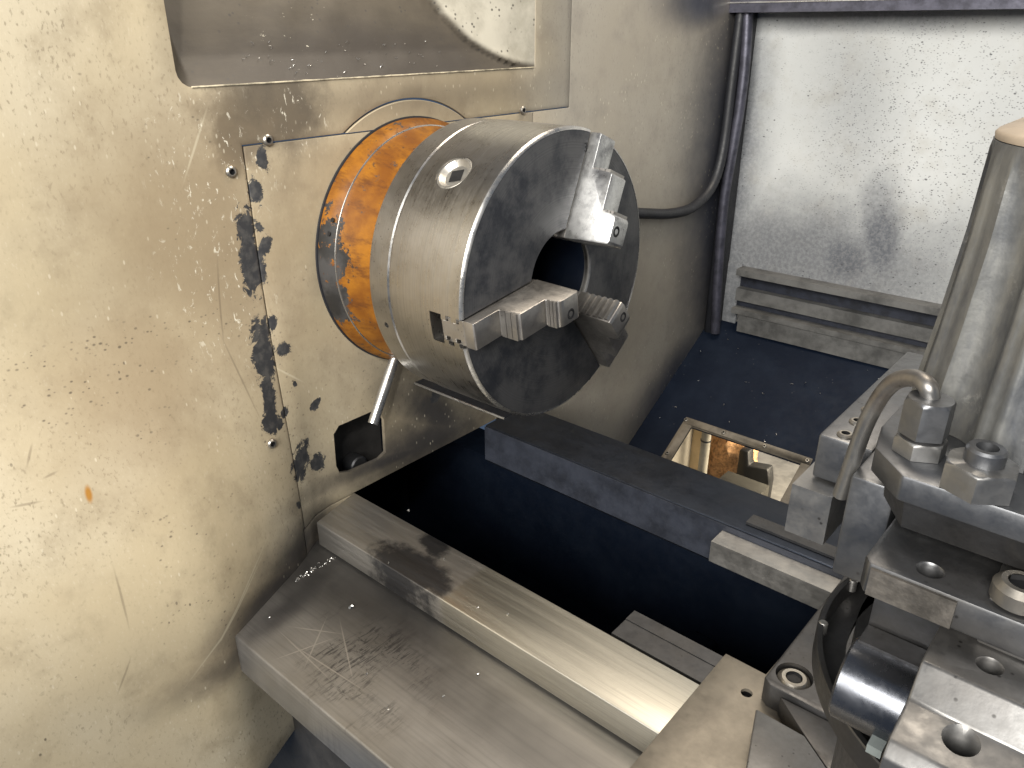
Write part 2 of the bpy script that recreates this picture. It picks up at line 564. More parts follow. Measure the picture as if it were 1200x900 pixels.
def oily_black(name, k):
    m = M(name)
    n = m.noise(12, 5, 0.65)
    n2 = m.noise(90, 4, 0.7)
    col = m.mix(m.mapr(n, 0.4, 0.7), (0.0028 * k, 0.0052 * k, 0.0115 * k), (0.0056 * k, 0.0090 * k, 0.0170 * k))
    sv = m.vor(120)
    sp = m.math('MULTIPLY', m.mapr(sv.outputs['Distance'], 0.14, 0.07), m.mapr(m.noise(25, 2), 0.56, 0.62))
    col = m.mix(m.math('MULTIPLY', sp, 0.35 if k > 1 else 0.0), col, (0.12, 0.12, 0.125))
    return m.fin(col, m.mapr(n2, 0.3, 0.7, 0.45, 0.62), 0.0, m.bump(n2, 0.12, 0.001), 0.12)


def way_steel():
    m = M('ground_way_steel')
    st = m.noise(1.0, 3, 0.6, m.scale((14, 900, 900)))
    st2 = m.noise(1.0, 4, 0.6, m.scale((6, 160, 160)))
    wob = m.noise(28, 6, 0.72)
    sep = m.n('ShaderNodeSeparateXYZ')
    m.set(sep.inputs[0], m.P)
    col = m.mix(m.mapr(st2, 0.35, 0.7), (0.74, 0.71, 0.62), (0.62, 0.595, 0.52))
    col = m.mix(m.mapr(st, 0.4, 0.75, 0, 0.3), col, (0.25, 0.23, 0.2))
    # end that the slide never reaches: dull grey with an oil stain
    dull = m.mapr(m.math('MULTIPLY_ADD', wob, 0.012, sep.outputs[0]), 0.014, 0.004)
    col = m.mix(m.math('MULTIPLY', dull, 0.75), col, (0.47, 0.45, 0.43))
    fz = lambda px, py: onz(px, py, -0.2443)
    st_ = m.mx(m.seg((445, 640), (520, 692), 0.020, fz, soft=0.3, wob=wob, amp=2.0, plane='xy'), m.seg((500, 625), (520, 650), 0.012, fz, soft=0.3, wob=wob, amp=2.4, plane='xy'))
    st_ = m.math('MULTIPLY', st_, dull)
    col = m.mix(m.math('MULTIPLY', st_, 0.85), col, (0.045, 0.048, 0.06))
    ro = m.math('ADD', m.mapr(st2, 0.3, 0.7, 0.36, 0.46), m.math('MULTIPLY', dull, 0.08))
    return m.fin(col, ro, 1.0, m.bump(m.math('MULTIPLY_ADD', st, 0.6, m.math('MULTIPLY', wob, 0.3)), 0.07, 0.0008))


def apron_steel():
    m = M('scratched_apron_steel')
    wob = m.noise(30, 6, 0.7)
    st = m.noise(1.0, 4, 0.6, m.scale((10, 300, 300)))
    fz = lambda px, py: onz(px, py, -0.2735)
    col = m.mix(m.mapr(m.noise(9, 4), 0.35, 0.7), (0.34, 0.325, 0.305), (0.23, 0.22, 0.205))
    col = m.mix(m.mapr(st, 0.4, 0.75, 0, 0.35), col, (0.14, 0.135, 0.13))
    oil = m.mx(m.seg((390, 660), (560, 770), 0.034, fz, soft=0.5, wob=wob, amp=0.9, plane='xy'), m.seg((300, 745), (390, 665), 0.012, fz, soft=0.8, wob=wob, amp=0.9, plane='xy'))
    col = m.mix(m.math('MULTIPLY', oil, 0.8), col, (0.075, 0.072, 0.075))
    sep = m.n('ShaderNodeSeparateXYZ')
    m.set(sep.inputs[0], m.P)
    dark_mask = m.mapr(m.math('MULTIPLY_ADD', wob, 0.02, sep.outputs[1]), -0.232, -0.205)
    col = m.mix(m.math('MULTIPLY', dark_mask, 0.5), col, (0.12, 0.115, 0.108))
    zone = m.seg((390, 725), (470, 840), 0.045, fz, soft=0.35, wob=wob, amp=0.9, plane='xy')
    sc1 = m.noise(1.0, 5, 0.75, m.scale((420, 60, 1), (0, 0, rad(25))), 0.6)
    sc2 = m.noise(1.0, 5, 0.75, m.scale((110, 330, 1), (0, 0, rad(-50))), 0.6)
    dk = m.math('MULTIPLY', zone, m.mx(m.mapr(sc1, 0.48, 0.60), m.mapr(sc2, 0.56, 0.66)))
    dk = m.math('MULTIPLY', dk, m.mapr(m.noise(22, 3), 0.38, 0.58))
    col = m.mix(m.math('MULTIPLY', dk, 0.8), col, (0.055, 0.052, 0.055))
    ls = m.mx(*[m.seg(p, q, 0.0006, fz, soft=0.6, plane='xy') for p, q in (
        ((330, 770), (385, 750)), ((345, 735), (395, 742)), ((330, 742), (380, 790)), ((400, 735), (412, 790)), ((350, 760), (420, 805)), ((380, 730), (360, 775)))])
    col = m.mix(m.math('MULTIPLY', ls, 0.7), col, (0.5, 0.47, 0.43))
    ro = m.mapr(wob, 0.3, 0.7, 0.40, 0.50)
    return m.fin(col, ro, 0.85, m.bump(m.math('MULTIPLY_ADD', st, 0.5, m.math('MULTIPLY', wob, 0.4)), 0.08, 0.0008))


P_HEAD = paint_headstock()
P_BACK = paint_back()
P_ORANGE = paint_orange()
TURNED = turned_steel()
WAY = way_steel()
APRON = apron_steel()
BLACK = oily_black('pit_shade_black', 0.75)  # blackness stands in for the shade inside pit and bore
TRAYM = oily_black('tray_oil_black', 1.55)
JAW = steel('jaw_steel', (0.42, 0.40, 0.375), 0.36, (1, 1, 1), (0.16, 0.15, 0.14), 0.7, scale=40)
JAWP = steel('bright_jaw_steel', (0.62, 0.62, 0.61), 0.34, (1, 1, 1), (0.12, 0.12, 0.13), 0.9, scale=75)  # polished jaw, with the daylight it faces brightened into the colour
BRIGHT = steel('bright_steel', (0.55, 0.54, 0.52), 0.28, (1, 1, 1), (0.25, 0.24, 0.22), 0.6)
SCREWM = steel('screw_steel', (0.45, 0.42, 0.37), 0.35, (1, 1, 1), (0.1, 0.09, 0.08), 0.8)
DARKST = steel('dark_machined_steel', (0.105, 0.105, 0.108), 0.42, (1, 1, 1), (0.09, 0.085, 0.08), 0.8, bump=0.12)
WFACE = simple('grey_way_face', (0.036, 0.041, 0.056), 0.45, 0.2, 0.5, 30, 0.1)
REARW = steel('oily_way_steel', (0.042, 0.050, 0.068), 0.40, (0.04, 0.6, 0.6), (0.06, 0.06, 0.065), 0.5, bump=0.02, scale=16, speck=False)
TURRET = steel('turret_steel', (0.165, 0.170, 0.180), 0.40, (1, 1, 1), (0.13, 0.125, 0.12), 0.8, bump=0.12)
KEYM = steel('socket_steel', (0.50, 0.48, 0.44), 0.46, (1, 1, 1), (0.2, 0.19, 0.17), 0.7)
RACK = steel('rack_steel', (0.46, 0.45, 0.43), 0.42, (0.05, 1, 1), (0.26, 0.25, 0.24), 0.6, speck=False)
SLEEVE = steel('sleeve_steel', (0.13, 0.137, 0.155), 0.27, (1, 1, 1), (0.16, 0.165, 0.18), 0.4, speck=False)
PALEST = steel('pale_steel', (0.25, 0.248, 0.245), 0.42, (1, 1, 1), (0.20, 0.19, 0.18), 0.7, bump=0.12)
def cast_housing():
    m = M('cast_housing')
    n = m.noise(28, 6, 0.7, m.scale((1, 1, 0.35)))
    n2 = m.noise(160, 4, 0.7)
    col = m.mix(m.mapr(n, 0.38, 0.66), (0.20, 0.20, 0.19), (0.085, 0.09, 0.10))
    col = m.mix(m.mapr(m.noise(60, 5, 0.75), 0.60, 0.72, 0, 0.5), col, (0.36, 0.36, 0.35))
    return m.fin(col, m.mapr(n2, 0.3, 0.7, 0.38, 0.55), 0.6, m.bump(m.math('MULTIPLY_ADD', n2, 0.4, n), 0.35, 0.001))


CAST = cast_housing()
TANPL = simple('tan_plate', (0.37, 0.30, 0.225), 0.5, 0.0, 0.25, 30, 0.15)
CARR = simple('oiled_carriage_plate', (0.27, 0.24, 0.195), 0.42, 0.6, 0.3, 30, 0.1)
HOLE = simple('socket_black', (0.006, 0.006, 0.007), 0.6, 0.0, 0.3, 40, 0.0)
RUBBER = simple('rubber_hose', (0.016, 0.017, 0.021), 0.5, 0.0, 0.3, 40, 0.1)
CONDUIT = simple('metal_conduit', (0.10, 0.10, 0.13), 0.42, 0.6, 0.5, 60, 0.3)
PIPE = steel('coolant_pipe_steel', (0.30, 0.295, 0.285), 0.42, (1, 1, 1), (0.17, 0.12, 0.08), 0.7, scale=45)
FRAMEP = simple('frame_paint', (0.17, 0.145, 0.11), 0.55, 0.0, 0.45, 40, 0.2)
WOOD = simple('pale_wood', (0.62, 0.46, 0.25), 0.6, 0.0, 0.25, 14, 0.2)
RUSTM = simple('rusty_swarf', (0.42, 0.24, 0.11), 0.8, 0.1, 0.7, 120, 0.9)
CONC = simple('concrete_floor', (0.74, 0.70, 0.62), 0.7, 0.0, 0.45, 14, 0.2)
TANK = simple('grey_tank', (0.30, 0.28, 0.23), 0.45, 0.0, 0.3, 30, 0.1)
CASTD = simple('dark_casting', (0.030, 0.028, 0.026), 0.6, 0.0, 0.5, 25, 0.3)
WORN = simple('worn_pale_face', (0.20, 0.182, 0.16), 0.5, 0.75, 0.6, 60, 0.5)
LIP = simple('bright_lip_paint', (0.62, 0.55, 0.40), 0.55, 0.0, 0.75, 90, 0.4)
LEDGE_SHADE = simple('ledge_shade', (0.022, 0.026, 0.040), 0.5, 0.0, 0.6, 60, 0.2)  # shadow under the ledges, painted as a dark blue colour
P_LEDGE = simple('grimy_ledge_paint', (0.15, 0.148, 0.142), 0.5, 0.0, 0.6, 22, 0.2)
TANKD = simple('dark_tank', (0.036, 0.034, 0.027), 0.4, 0.0, 0.3, 30, 0.1)
PUMPM = simple('pump_black', (0.004, 0.004, 0.004), 0.5, 0.0, 0.3, 30, 0.1)
WHITEP = simple('white_insert', (0.24, 0.27, 0.265), 0.4, 0.0, 0.2, 30, 0.05)

# ------------------------------------------------------------------ headstock wall


def panel(name, poly, parent, mat, thick=0.004, sub=0.02, front=WX):
    bm = NB()
    prism(bm, poly, 0, front - thick, front)
    es = [e for e in bm.edges if abs(e.verts[0].co.x - front) < 1e-6 and abs(e.verts[1].co.x - front) < 1e-6]
    bmesh.ops.bevel(bm, geom=es, offset=0.0006, segments=2, affect='EDGES', profile=0.5)
    if sub:
        ys = [p[0] for p in poly]
        zs = [p[1] for p in poly]
        for i, (lo, hi) in ((1, (min(ys), max(ys))), (2, (min(zs), max(zs)))):
            k = lo + sub
            while k < hi:
                no = [0, 0, 0]
                no[i] = 1
                co = [0, 0, 0]
                co[i] = k + 1e-5
                bmesh.ops.bisect_plane(bm, geom=bm.verts[:] + bm.edges[:] + bm.faces[:], plane_co=co, plane_no=no)
                k += sub
        for v in bm.verts:
            v.co.x += flare(v.co.y, v.co.z)
    return obj(name, bm, mat, parent)


hw = thing('headstock_wall', (WX, 0, -0.5), 'oil-stained cream painted headstock wall with chipped seams behind the chuck', 'machine wall')
hw['kind'] = 'structure'
RY0, RY1, RZ = -0.2217, 0.1868, 0.1572      # pocket at the top
SEAMY, SEAMZ = -0.1768, 0.1122
TOP = 0.50
# front skin: an L running up the operator's side and over the chuck, notched for the pocket
c1 = 0.012
poly = [(-0.70, -0.443), (-0.1795, -0.443), (-0.1795, -0.40), (-0.1795, -0.2425), (SEAMY - 0.0006, -0.2420), (SEAMY - 0.0006, SEAMZ + 0.0006)]
# arc clearance over the spindle
for k in range(0, 41):
    y = -0.078 + 0.156 * k / 40
    poly.append((y, math.sqrt(0.1372 ** 2 - y * y)))
poly += [(0.2497, SEAMZ + 0.0006), (0.2497, TOP), (RY1, TOP), (RY1, RZ)]
poly += [(RY0 + c1, RZ)] + [(RY0 + c1 - c1 * math.sin(a), RZ + c1 - c1 * math.cos(a)) for a in [rad(q) for q in (22, 45, 68)]] + [(RY0, RZ + c1)]
poly += [(RY0, TOP), (-0.70, TOP)]
panel('front_skin', poly, hw, P_HEAD)
# plate round the spindle
lp = panel('spindle_plate', [(SEAMY + 0.0006, SEAMZ - 0.0006), (SEAMY + 0.0006, -0.2443), (0.10, -0.2443), (0.1838, -0.2443), (0.1838, SEAMZ - 0.0006)], hw, P_HEAD)
# lower cover under the plate and the right-hand skin
panel('lower_cover', [(-0.1785, -0.2456), (-0.1785, -0.443), (-0.1045, -0.443), (-0.1045, -0.2456)], hw, P_HEAD)
panel('rear_skin', [(0.1850, SEAMZ - 0.0006), (0.1850, -0.70), (0.70, -0.70), (0.70, TOP), (0.2509, TOP), (0.2509, SEAMZ - 0.0006)], hw, P_HEAD, sub=0)
bm = NB()
box(bm, WX - 0.05, WX - 0.0045, -0.72, 0.70, 0.118, 0.150)
box(bm, WX - 0.05, WX - 0.0045, -0.72, 0.70, -0.2435, 0.118)
box(bm, WX - 0.05, WX - 0.0045, -0.72, -0.1060, -0.70, -0.2435)
box(bm, WX - 0.05, WX - 0.0045, 0.172, 0.70, -0.70, -0.2435)
box(bm, WX - 0.05, WX - 0.0045, -0.72, RY0, 0.150, TOP)
box(bm, WX - 0.05, WX - 0.0045, RY1, 0.70, 0.150, TOP)
core = obj('casting', bm, CASTD, hw)
# pocket cut into the lower plate with the shift lever in it
pk = [wall(*q) for q in ((391, 509), (397, 499), (436, 482), (445, 484), (450, 492), (452, 530), (444, 538), (410, 553), (398, 554), (394, 546))]
bm = NB()
prism(bm, [(p.y, p.z) for p in pk], 0, WX - 0.030, WX + 0.02)
bm2 = bm.copy()
cut(lp, bm)
cut(core, bm2)
bm = NB()
box(bm, WX - 0.0315, WX - 0.0302, -0.14, -0.04, -0.24, -0.15)
obj('pocket_back', bm, CASTD, hw)
bm = NB()
lathe(bm, [(0, 0), (0, 0.011), (0.014, 0.011), (0.0155, 0.0095), (0.0155, 0)], 24)
bmesh.ops.translate(bm, verts=bm.verts, vec=onp(0, WX - 0.03, 411, 541))
obj('pocket_bolt', bm, DARKST, hw)
# scooped pocket over the chuck: sloping floor, a rounded lighter end towards the back


def scoop(y, z):
    d = min(0.060, 0.75 * (z - RZ)) if z < RZ + 0.02 else min(0.060, 0.015 + 0.5 * (z - RZ - 0.02))
    l = min(1, (y - RY0) / 0.010)
    d *= max(0, l)
    # round end
    cy, cz, ry, rz = RY1 + 0.01, RZ + 0.095, 0.135, 0.096
    q = 1 - ((z - cz) / rz) ** 2
    yc = cy - ry * math.sqrt(max(q, 0)) if z < cz else cy - ry
    if y > yc:
        d = (d - 0.004) * (RY1 - y) / max(RY1 - yc, 1e-4)
    return max(d, 0)


bm = NB()
ny, nz = 150, 90
g = [[None] * (nz + 1) for _ in range(ny + 1)]
for i in range(ny + 1):
    for j in range(nz + 1):
        y = RY0 + (RY1 - RY0) * i / ny
        z = RZ + 0.25 * j / nz
        n = noise.noise(Vector((y * 40, z * 40, 1))) * 0.0008
        edge = min(1, min(i, ny - i, j) / 3)
        g[i][j] = bm.verts.new((WX - 0.0008 - scoop(y, z) + n * edge, y, z))
for i in range(ny):
    for j in range(nz):
        bm.faces.new((g[i][j], g[i + 1][j], g[i + 1][j + 1], g[i][j + 1]))


def pocket_paint():
    m = M('pocket_paint')
    mid = m.noise(24, 5, 0.65)
    col = m.mix(m.mapr(mid, 0.4, 0.75, 0, 0.6), (0.098, 0.082, 0.060), (0.058, 0.049, 0.036))  # pocket's shade painted in: dark base, darker again along the floor
    wob = m.noise(30, 5, 0.7, m.scale((1, 0.35, 1.6)))
    oil = m.mx(m.seg((225, 92), (600, 78), 0.040, wall, soft=0.6, wob=wob, amp=1.2), m.seg((370, 55), (500, 62), 0.030, wall, soft=0.8, wob=wob, amp=1.0))
    sep = m.n('ShaderNodeSeparateXYZ')
    m.set(sep.inputs[0], m.P)
    # light on the rounded end painted as paler colour inside the crease
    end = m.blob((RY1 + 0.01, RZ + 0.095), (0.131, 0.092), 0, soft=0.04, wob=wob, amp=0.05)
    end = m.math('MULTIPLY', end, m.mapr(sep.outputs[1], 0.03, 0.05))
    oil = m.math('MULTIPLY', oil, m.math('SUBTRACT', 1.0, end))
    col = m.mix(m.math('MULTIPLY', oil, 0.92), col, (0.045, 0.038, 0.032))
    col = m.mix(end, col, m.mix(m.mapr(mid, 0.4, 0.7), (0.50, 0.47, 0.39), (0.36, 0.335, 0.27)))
    sv = m.vor(170)
    sp = m.math('MULTIPLY', m.mapr(sv.outputs['Distance'], 0.26, 0.14), m.mapr(m.noise(50, 2), 0.5, 0.58))
    col = m.mix(m.math('MULTIPLY', sp, 0.8), col, (0.05, 0.045, 0.04))
    sw = m.noise(85, 5, 0.8, m.scale((1, 0.55, 1.2)))
    swz = m.mx(m.seg((320, 68), (430, 50), 0.03, wall, soft=0.8, wob=wob), m.seg((560, 70), (620, 66), 0.012, wall, soft=0.8))
    col = m.mix(m.math('MULTIPLY', m.mapr(sw, 0.64, 0.68), swz), col, (0.66, 0.62, 0.5))
    return m.fin(col, 0.5, 0.0, m.bump(mid, 0.3, 0.0015), 0.35)


obj('top_pocket', bm, pocket_paint(), hw, ang=60)
bm = NB()
n_ = 60
lp_ = [Vector((WX + 0.0002, RY0 + 0.010 + (RY1 - RY0 - 0.012) * k / n_, RZ + 0.0003 + 0.0003 * noise.noise(Vector((k * 0.7, 3, 1))))) for k in range(n_ + 1)]
tube(bm, lp_, 0.0007, 8)
obj('pocket_lip', bm, LIP, hw)  # worn pale strip, also standing in for the lip's lit edge
# worn ring round the spindle nose
bm = NB()
lathe(bm, [(WX - 0.004, 0.1355), (WX - 0.0004, 0.1355), (WX + 0.0003, 0.1348), (WX + 0.0003, 0.118), (WX - 0.004, 0.118)], 128, closed=True)
for v in bm.verts[:]:
    pass
bmesh.ops.bisect_plane(bm, geom=bm.verts[:] + bm.edges[:] + bm.faces[:], plane_co=(0, 0, SEAMZ + 0.0006), plane_no=(0, 0, 1), clear_inner=True)
obj('spindle_ring', bm, P_HEAD, hw)
# dark joint gap under the ring
# cap screws in the skins


def screw_mesh(r=0.0045, h=0.0028):
    bm = NB()
    lathe(bm, [(-0.002, 0), (-0.002, r), (h * 0.6, r), (h, r * 0.75), (h, r * 0.52)], 24)
    hexr = [(h, r * 0.52), (h - 0.002, r * 0.50), (h - 0.002, 0)]
    lathe(bm, hexr, 6)
    me = bpy.data.meshes.new('screw')
    bm.to_mesh(me)
    bm.free()
    me.materials.append(SCREWM)
    me.materials.append(HOLE)
    for p in me.polygons:
        if p.center.x < h - 0.0005 and (p.center.y ** 2 + p.center.z ** 2) < (r * 0.51) ** 2 and p.center.x > -0.001:
            p.material_index = 1
    me.shade_smooth()
    me.set_sharp_from_angle(angle=rad(40))
    return me


SCR = screw_mesh()


def place(me, name, loc, parent, rot=(0, 0, 0), sc=1.0):
    o = bpy.data.objects.new(name, me)
    COL.objects.link(o)
    o.location = loc
    o.rotation_euler = rot
    o.scale = (sc, sc, sc)
    if parent:
        put(o, parent)
    return o


for i, q in enumerate(((313, 164), (270, 201), (317, 519), (612, 129), (344, 668), (512, 470))):
    p = wall(*q)
    if i == 5:
        continue
    x = WX + flare(p.y, p.z)
    if flare(p.y, p.z) > 0.001:
        p = onp(0, x, *q)
        x = WX + flare(p.y, p.z)
    place(SCR, 'screw', (x, p.y, p.z), hw, (random.random() * 3, 0, 0), 1.0 if i != 4 else 0.7)

# ------------------------------------------------------------------ shift lever in the pocket
bm = NB()
a, b = onp(0, WX + 0.022, 437, 496), onp(0, WX + 0.014, 459, 430)
d = (b - a).normalized()
tube(bm, [a - d * 0.0006, a, a + d * 0.03, b, b + d * 0.05], 0.0052, 20)
o = obj('shift_lever', bm, BRIGHT)
tag(o, 'short bright steel rod hanging below the orange flange over the pocket', 'lever')
# drip plate under the chuck
dp = thing('drip_plate', (WX, 0.04, -0.155), 'thin dark plate with a bright front edge beneath the chuck', 'plate')
a = onp(0, WX + 0.004, 488, 450)
b = onz(593, 488, a.z)
bm = NB()
box(bm, WX + 0.0006, b.x, a.y + 0.0010, a.y + 0.10, a.z - 0.0012, a.z + 0.0008)
obj('plate_sheet', bm, RUBBER, dp)  # dark sheet colour carries the chuck's shadow
bm = NB()
tube(bm, [(WX + 0.0008, a.y, a.z), (b.x - 0.001, a.y, a.z), (b.x + 0.0015, a.y + 0.0006, a.z)], 0.0013, 10)
obj('bright_edge', bm, BRIGHT, dp)

# ------------------------------------------------------------------ orange flange
fl = thing('spindle_flange', (WX, 0, 0), 'round orange painted spindle flange with worn grey rim behind the chuck', 'flange')
bm = NB()
lathe(bm, [(WX + 0.0006, 0.02), (WX + 0.0006, 0.1180), (WX + 0.002, 0.1196), (-0.1745, 0.1196), (-0.1665, 0.1150), (-0.1650, 0.1136), (-0.160, 0.1118), (-0.150, 0.1085), (-0.130, 0.1030), (-0.110, 0.1020), (-0.110, 0.02)], 160, closed=True)
obj('flange_body', bm, P_ORANGE, fl)
bm = NB()
lathe(bm, [(-0.1658, 0.1147), (-0.1653, 0.1145), (-0.1649, 0.1138), (-0.1649, 0.1130), (-0.1658, 0.113)], 160, closed=True)
obj('worn_edge', bm, BRIGHT, fl)
bm = NB()
lathe(bm, [(WX - 0.0002, 0.117), (WX - 0.0002, 0.1212), (WX + 0.0016, 0.1212), (WX + 0.0020, 0.1200), (WX + 0.0020, 0.117)], 128, closed=True)
obj('gap_ring', bm, RUBBER, fl)  # dark ring drawn for the gap between flange and wall
for ang in (158, 164):
    bm = NB()
    lathe(bm, [(0, 0), (0, 0.0022), (0.0006, 0.0022), (0.0006, 0)], 14)
    o = obj('vent_hole', bm, HOLE, fl)
    o.data.transform(Matrix.Rotation(rad(-90), 4, 'Y'))
    o.data.transform(Matrix.Translation((-0.1715 + 0.002 * (ang == 158), 0, 0.1180)))
    o.data.transform(Matrix.Rotation(rad(ang - 90), 4, 'X'))

# ------------------------------------------------------------------ chuck
ch = thing('lathe_chuck', (-0.05, 0, 0), 'large grey steel three-jaw chuck mounted on the orange flange', 'chuck')
JA = (-172.0, 68.0, -52.0)
R = 0.125
bm = NB()
lathe(bm, [(-0.0826, 0.041), (-0.0826, R - 0.0040), (-0.0812, R - 0.0040), (-0.0812, R - 0.0008), (-0.0804, R), (-0.0022, R), (-0.0006, R - 0.0012), (0.0, R - 0.0026), (0.0, 0.0425), (-0.0015, 0.041)], 192, closed=True)
body = obj('chuck_body', bm, TURNED, ch)
# slot profile across the radius: (tangential t, axial x)


def slot_poly(g, deep, top):
    w, n = 0.0118, 0.0078
    y1, y2, y3, y4 = -0.0060, -0.0115, -0.0175, -0.0225
    L = [(-w - g, top), (-w - g, y1), (-n - g, y1), (-n - g, y2), (-w - g, y2), (-w - g, y3), (-n - g, y3), (-n - g, y4), (-w - g, y4), (-w - g, deep)]
    return L + [(-t, x) for t, x in L[::-1]]


def radial(bm, ang):
    """local: x axial, y radial, z tangential -> rotate y onto the angle"""
    bm.transform(Matrix.Rotation(rad(ang), 4, 'X'))


for a in JA:
    bm = NB()
    prism(bm, [(x, t) for t, x in slot_poly(0.0010, -0.0350, 0.02)], 1, 0.03, 0.15)
    radial(bm, a)
    cut(body, bm)
# key hole
KX, KA = -0.047, 130.5
bm = NB()
lathe(bm, [(0, 0), (0, 0.0162), (0.03, 0.0162), (0.03, 0)], 40)
bm.transform(Matrix.Rotation(rad(90), 4, 'Z'))
bm.transform(Matrix.Translation((KX, 0.112, 0)))
radial(bm, KA)
cut(body, bm)
# polished outer edge of the face, brightened to add the chamfer's highlight
bm = NB()
lathe(bm, [(-0.0024, R + 0.0001), (-0.0006, R - 0.0010), (0.0002, R - 0.0026), (-0.0010, R - 0.0026), (-0.0024, R - 0.001)], 192, closed=True)
rim = obj('rim_edge', bm, BRIGHT, ch)
for a in JA:
    bm = NB()
    box(bm, -0.05, 0.05, 0.1, 0.15, -0.0125, 0.0125)
    radial(bm, a)
    cut(rim, bm)
# back plate
bm = NB()
lathe(bm, [(-0.1085, 0.03), (-0.1085, 0.1215), (-0.1065, 0.1243), (-0.0846, 0.1243), (-0.0836, 0.1232), (-0.0828, 0.1232), (-0.0828, 0.03)], 192, closed=True)
bp = obj('back_plate', bm, TURNED, ch)
bm = NB()
lathe(bm, [(0, 0), (0, 0.0026), (0.02, 0.0026), (0.02, 0)], 20)
bm.transform(Matrix.Rotation(rad(90), 4, 'Z'))
bm.transform(Matrix.Translation((-0.094, 0.118, 0)))
radial(bm, -165)
cut(bp, bm)
bm = NB()
lathe(bm, [(-0.083, 0.0), (-0.083, 0.0405), (-0.082, 0.0405), (-0.082, 0.0)], 64)
obj('bore_back', bm, BLACK, ch)
bm = NB()
lathe(bm, [(-0.082, 0.0402), (-0.006, 0.0402), (-0.006, 0.0409), (-0.082, 0.0409)], 96, closed=True)
bl = obj('bore_shade', bm, BLACK, ch)  # black sleeve added to put shade inside the bore
for a in JA:
    bm = NB()
    box(bm, -0.035, 0.05, 0.02, 0.06, -0.0125, 0.0125)
    radial(bm, a)
    cut(bl, bm)
# key socket: bright ring, dished floor with a square hole
bm = NB()
lathe(bm, [(-0.002, 0.0160), (0.0118, 0.0160), (0.0126, 0.0152), (0.0124, 0.0138), (0.0085, 0.0100), (0.0085, 0.0)], 40)
bm.transform(Matrix.Rotation(rad(90), 4, 'Z'))
ks = obj('key_socket', bm, KEYM, ch)
ks.data.transform(Matrix.Translation((KX, 0.1115, 0)))
ks.data.transform(Matrix.Rotation(rad(KA), 4, 'X'))
bm = NB()
box(bm, -0.0055, 0.0055, 0.0086, 0.0091, -0.0055, 0.0055)
bm.transform(Matrix.Rotation(rad(18), 4, 'Y'))
bm.transform(Matrix.Translation((KX, 0.1115, 0)))
radial(bm, KA)
obj('square_hole', bm, HOLE, ks)
# jaws
for ji, a in enumerate(JA):
    # stepped block: axial/radial outline, extruded tangentially
    bm = NB()
    st = [(-0.0005, 0.1225), (0.0095, 0.1225), (0.0105, 0.1215), (0.0105, 0.0935), (0.0295, 0.0915), (0.0305, 0.0905), (0.0305, 0.0610), (0.0420, 0.0590), (0.0435, 0.0570), (0.0440, 0.0540), (0.0440, 0.0370), (0.0425, 0.0345), (-0.0005, 0.0330)]
    w = 0.0114
    prism(bm, [(x, r) for x, r in st], 2, -w, w)
    bev(bm, 0.0006, 2)
    radial(bm, a)
    jaw = obj('jaw', bm, JAWP if ji == 1 else JAW, ch)
    # tongue running in the slot
    bm = NB()
    prism(bm, [(x, t) for t, x in slot_poly(-0.0010, -0.0250, -0.0007)], 1, 0.033, 0.1222)
    bev(bm, 0.0003, 1)
    radial(bm, a)
    obj('tongue', bm, JAW, jaw)
    # gripping pads proud of each riser
    for r0, x0, x1 in ((0.0930, 0.0118, 0.0285), (0.0605, 0.0318, 0.0415)):
        n = 3
        for k in range(n):
            e0 = x0 + (x1 - x0) * k / n + 0.0003
            e1 = x0 + (x1 - x0) * (k + 1) / n - 0.0003
            bm = NB()
            box(bm, e0, e1, r0 - 0.003, r0 + 0.0012, -0.0112, 0.0112)
            bev(bm, 0.0005, 2)
            radial(bm, a)
            obj('grip_pad', bm, JAW, jaw)
    # teeth on the inner face
    bm = NB()
    for k in range(6 if ji == 2 else 0):
        x = 0.006 + k * 0.0062
        prism(bm, [(x, 0.0336), (x + 0.0045, 0.0336), (x + 0.0035, 0.0312), (x + 0.001, 0.0312)], 2, -0.0105, 0.0105)
    radial(bm, a)
    if ji == 2:
        obj('serration', bm, JAW, jaw)
    else:
        bm.free()
    # hole in the tip face
    bm = NB()
    lathe(bm, [(0.0433, 0.0), (0.0443, 0.0033), (0.0445, 0.0040), (0.0441, 0.0046), (0.0433, 0.0046)], 24)
    bm.transform(Matrix.Translation((0, 0.0465, 0.004)))
    radial(bm, a)
    o = obj('tip_hole', bm, HOLE, jaw)

# stamped number on the face beside the upper jaw
fc = bpy.data.curves.new('stamp', 'FONT')
fc.body = '3'
fc.size = 0.011
fc.extrude = 0.0003
fo = bpy.data.objects.new('stamped_number', fc)
COL.objects.link(fo)
q = onp(0, 0.0, 687, 172)
fo.matrix_world = Matrix(((0, 0, 1, 0.0001), (1, 0, 0, q.y - 0.003), (0, 1, 0, q.z - 0.004), (0, 0, 0, 1)))
dg = bpy.context.evaluated_depsgraph_get()
me = bpy.data.meshes.new_from_object(fo.evaluated_get(dg))
me.transform(fo.matrix_world)
bpy.data.objects.remove(fo)
me.materials.clear()
me.materials.append(HOLE)
so = bpy.data.objects.new('stamped_number', me)
COL.objects.link(so)
put(so, ch)

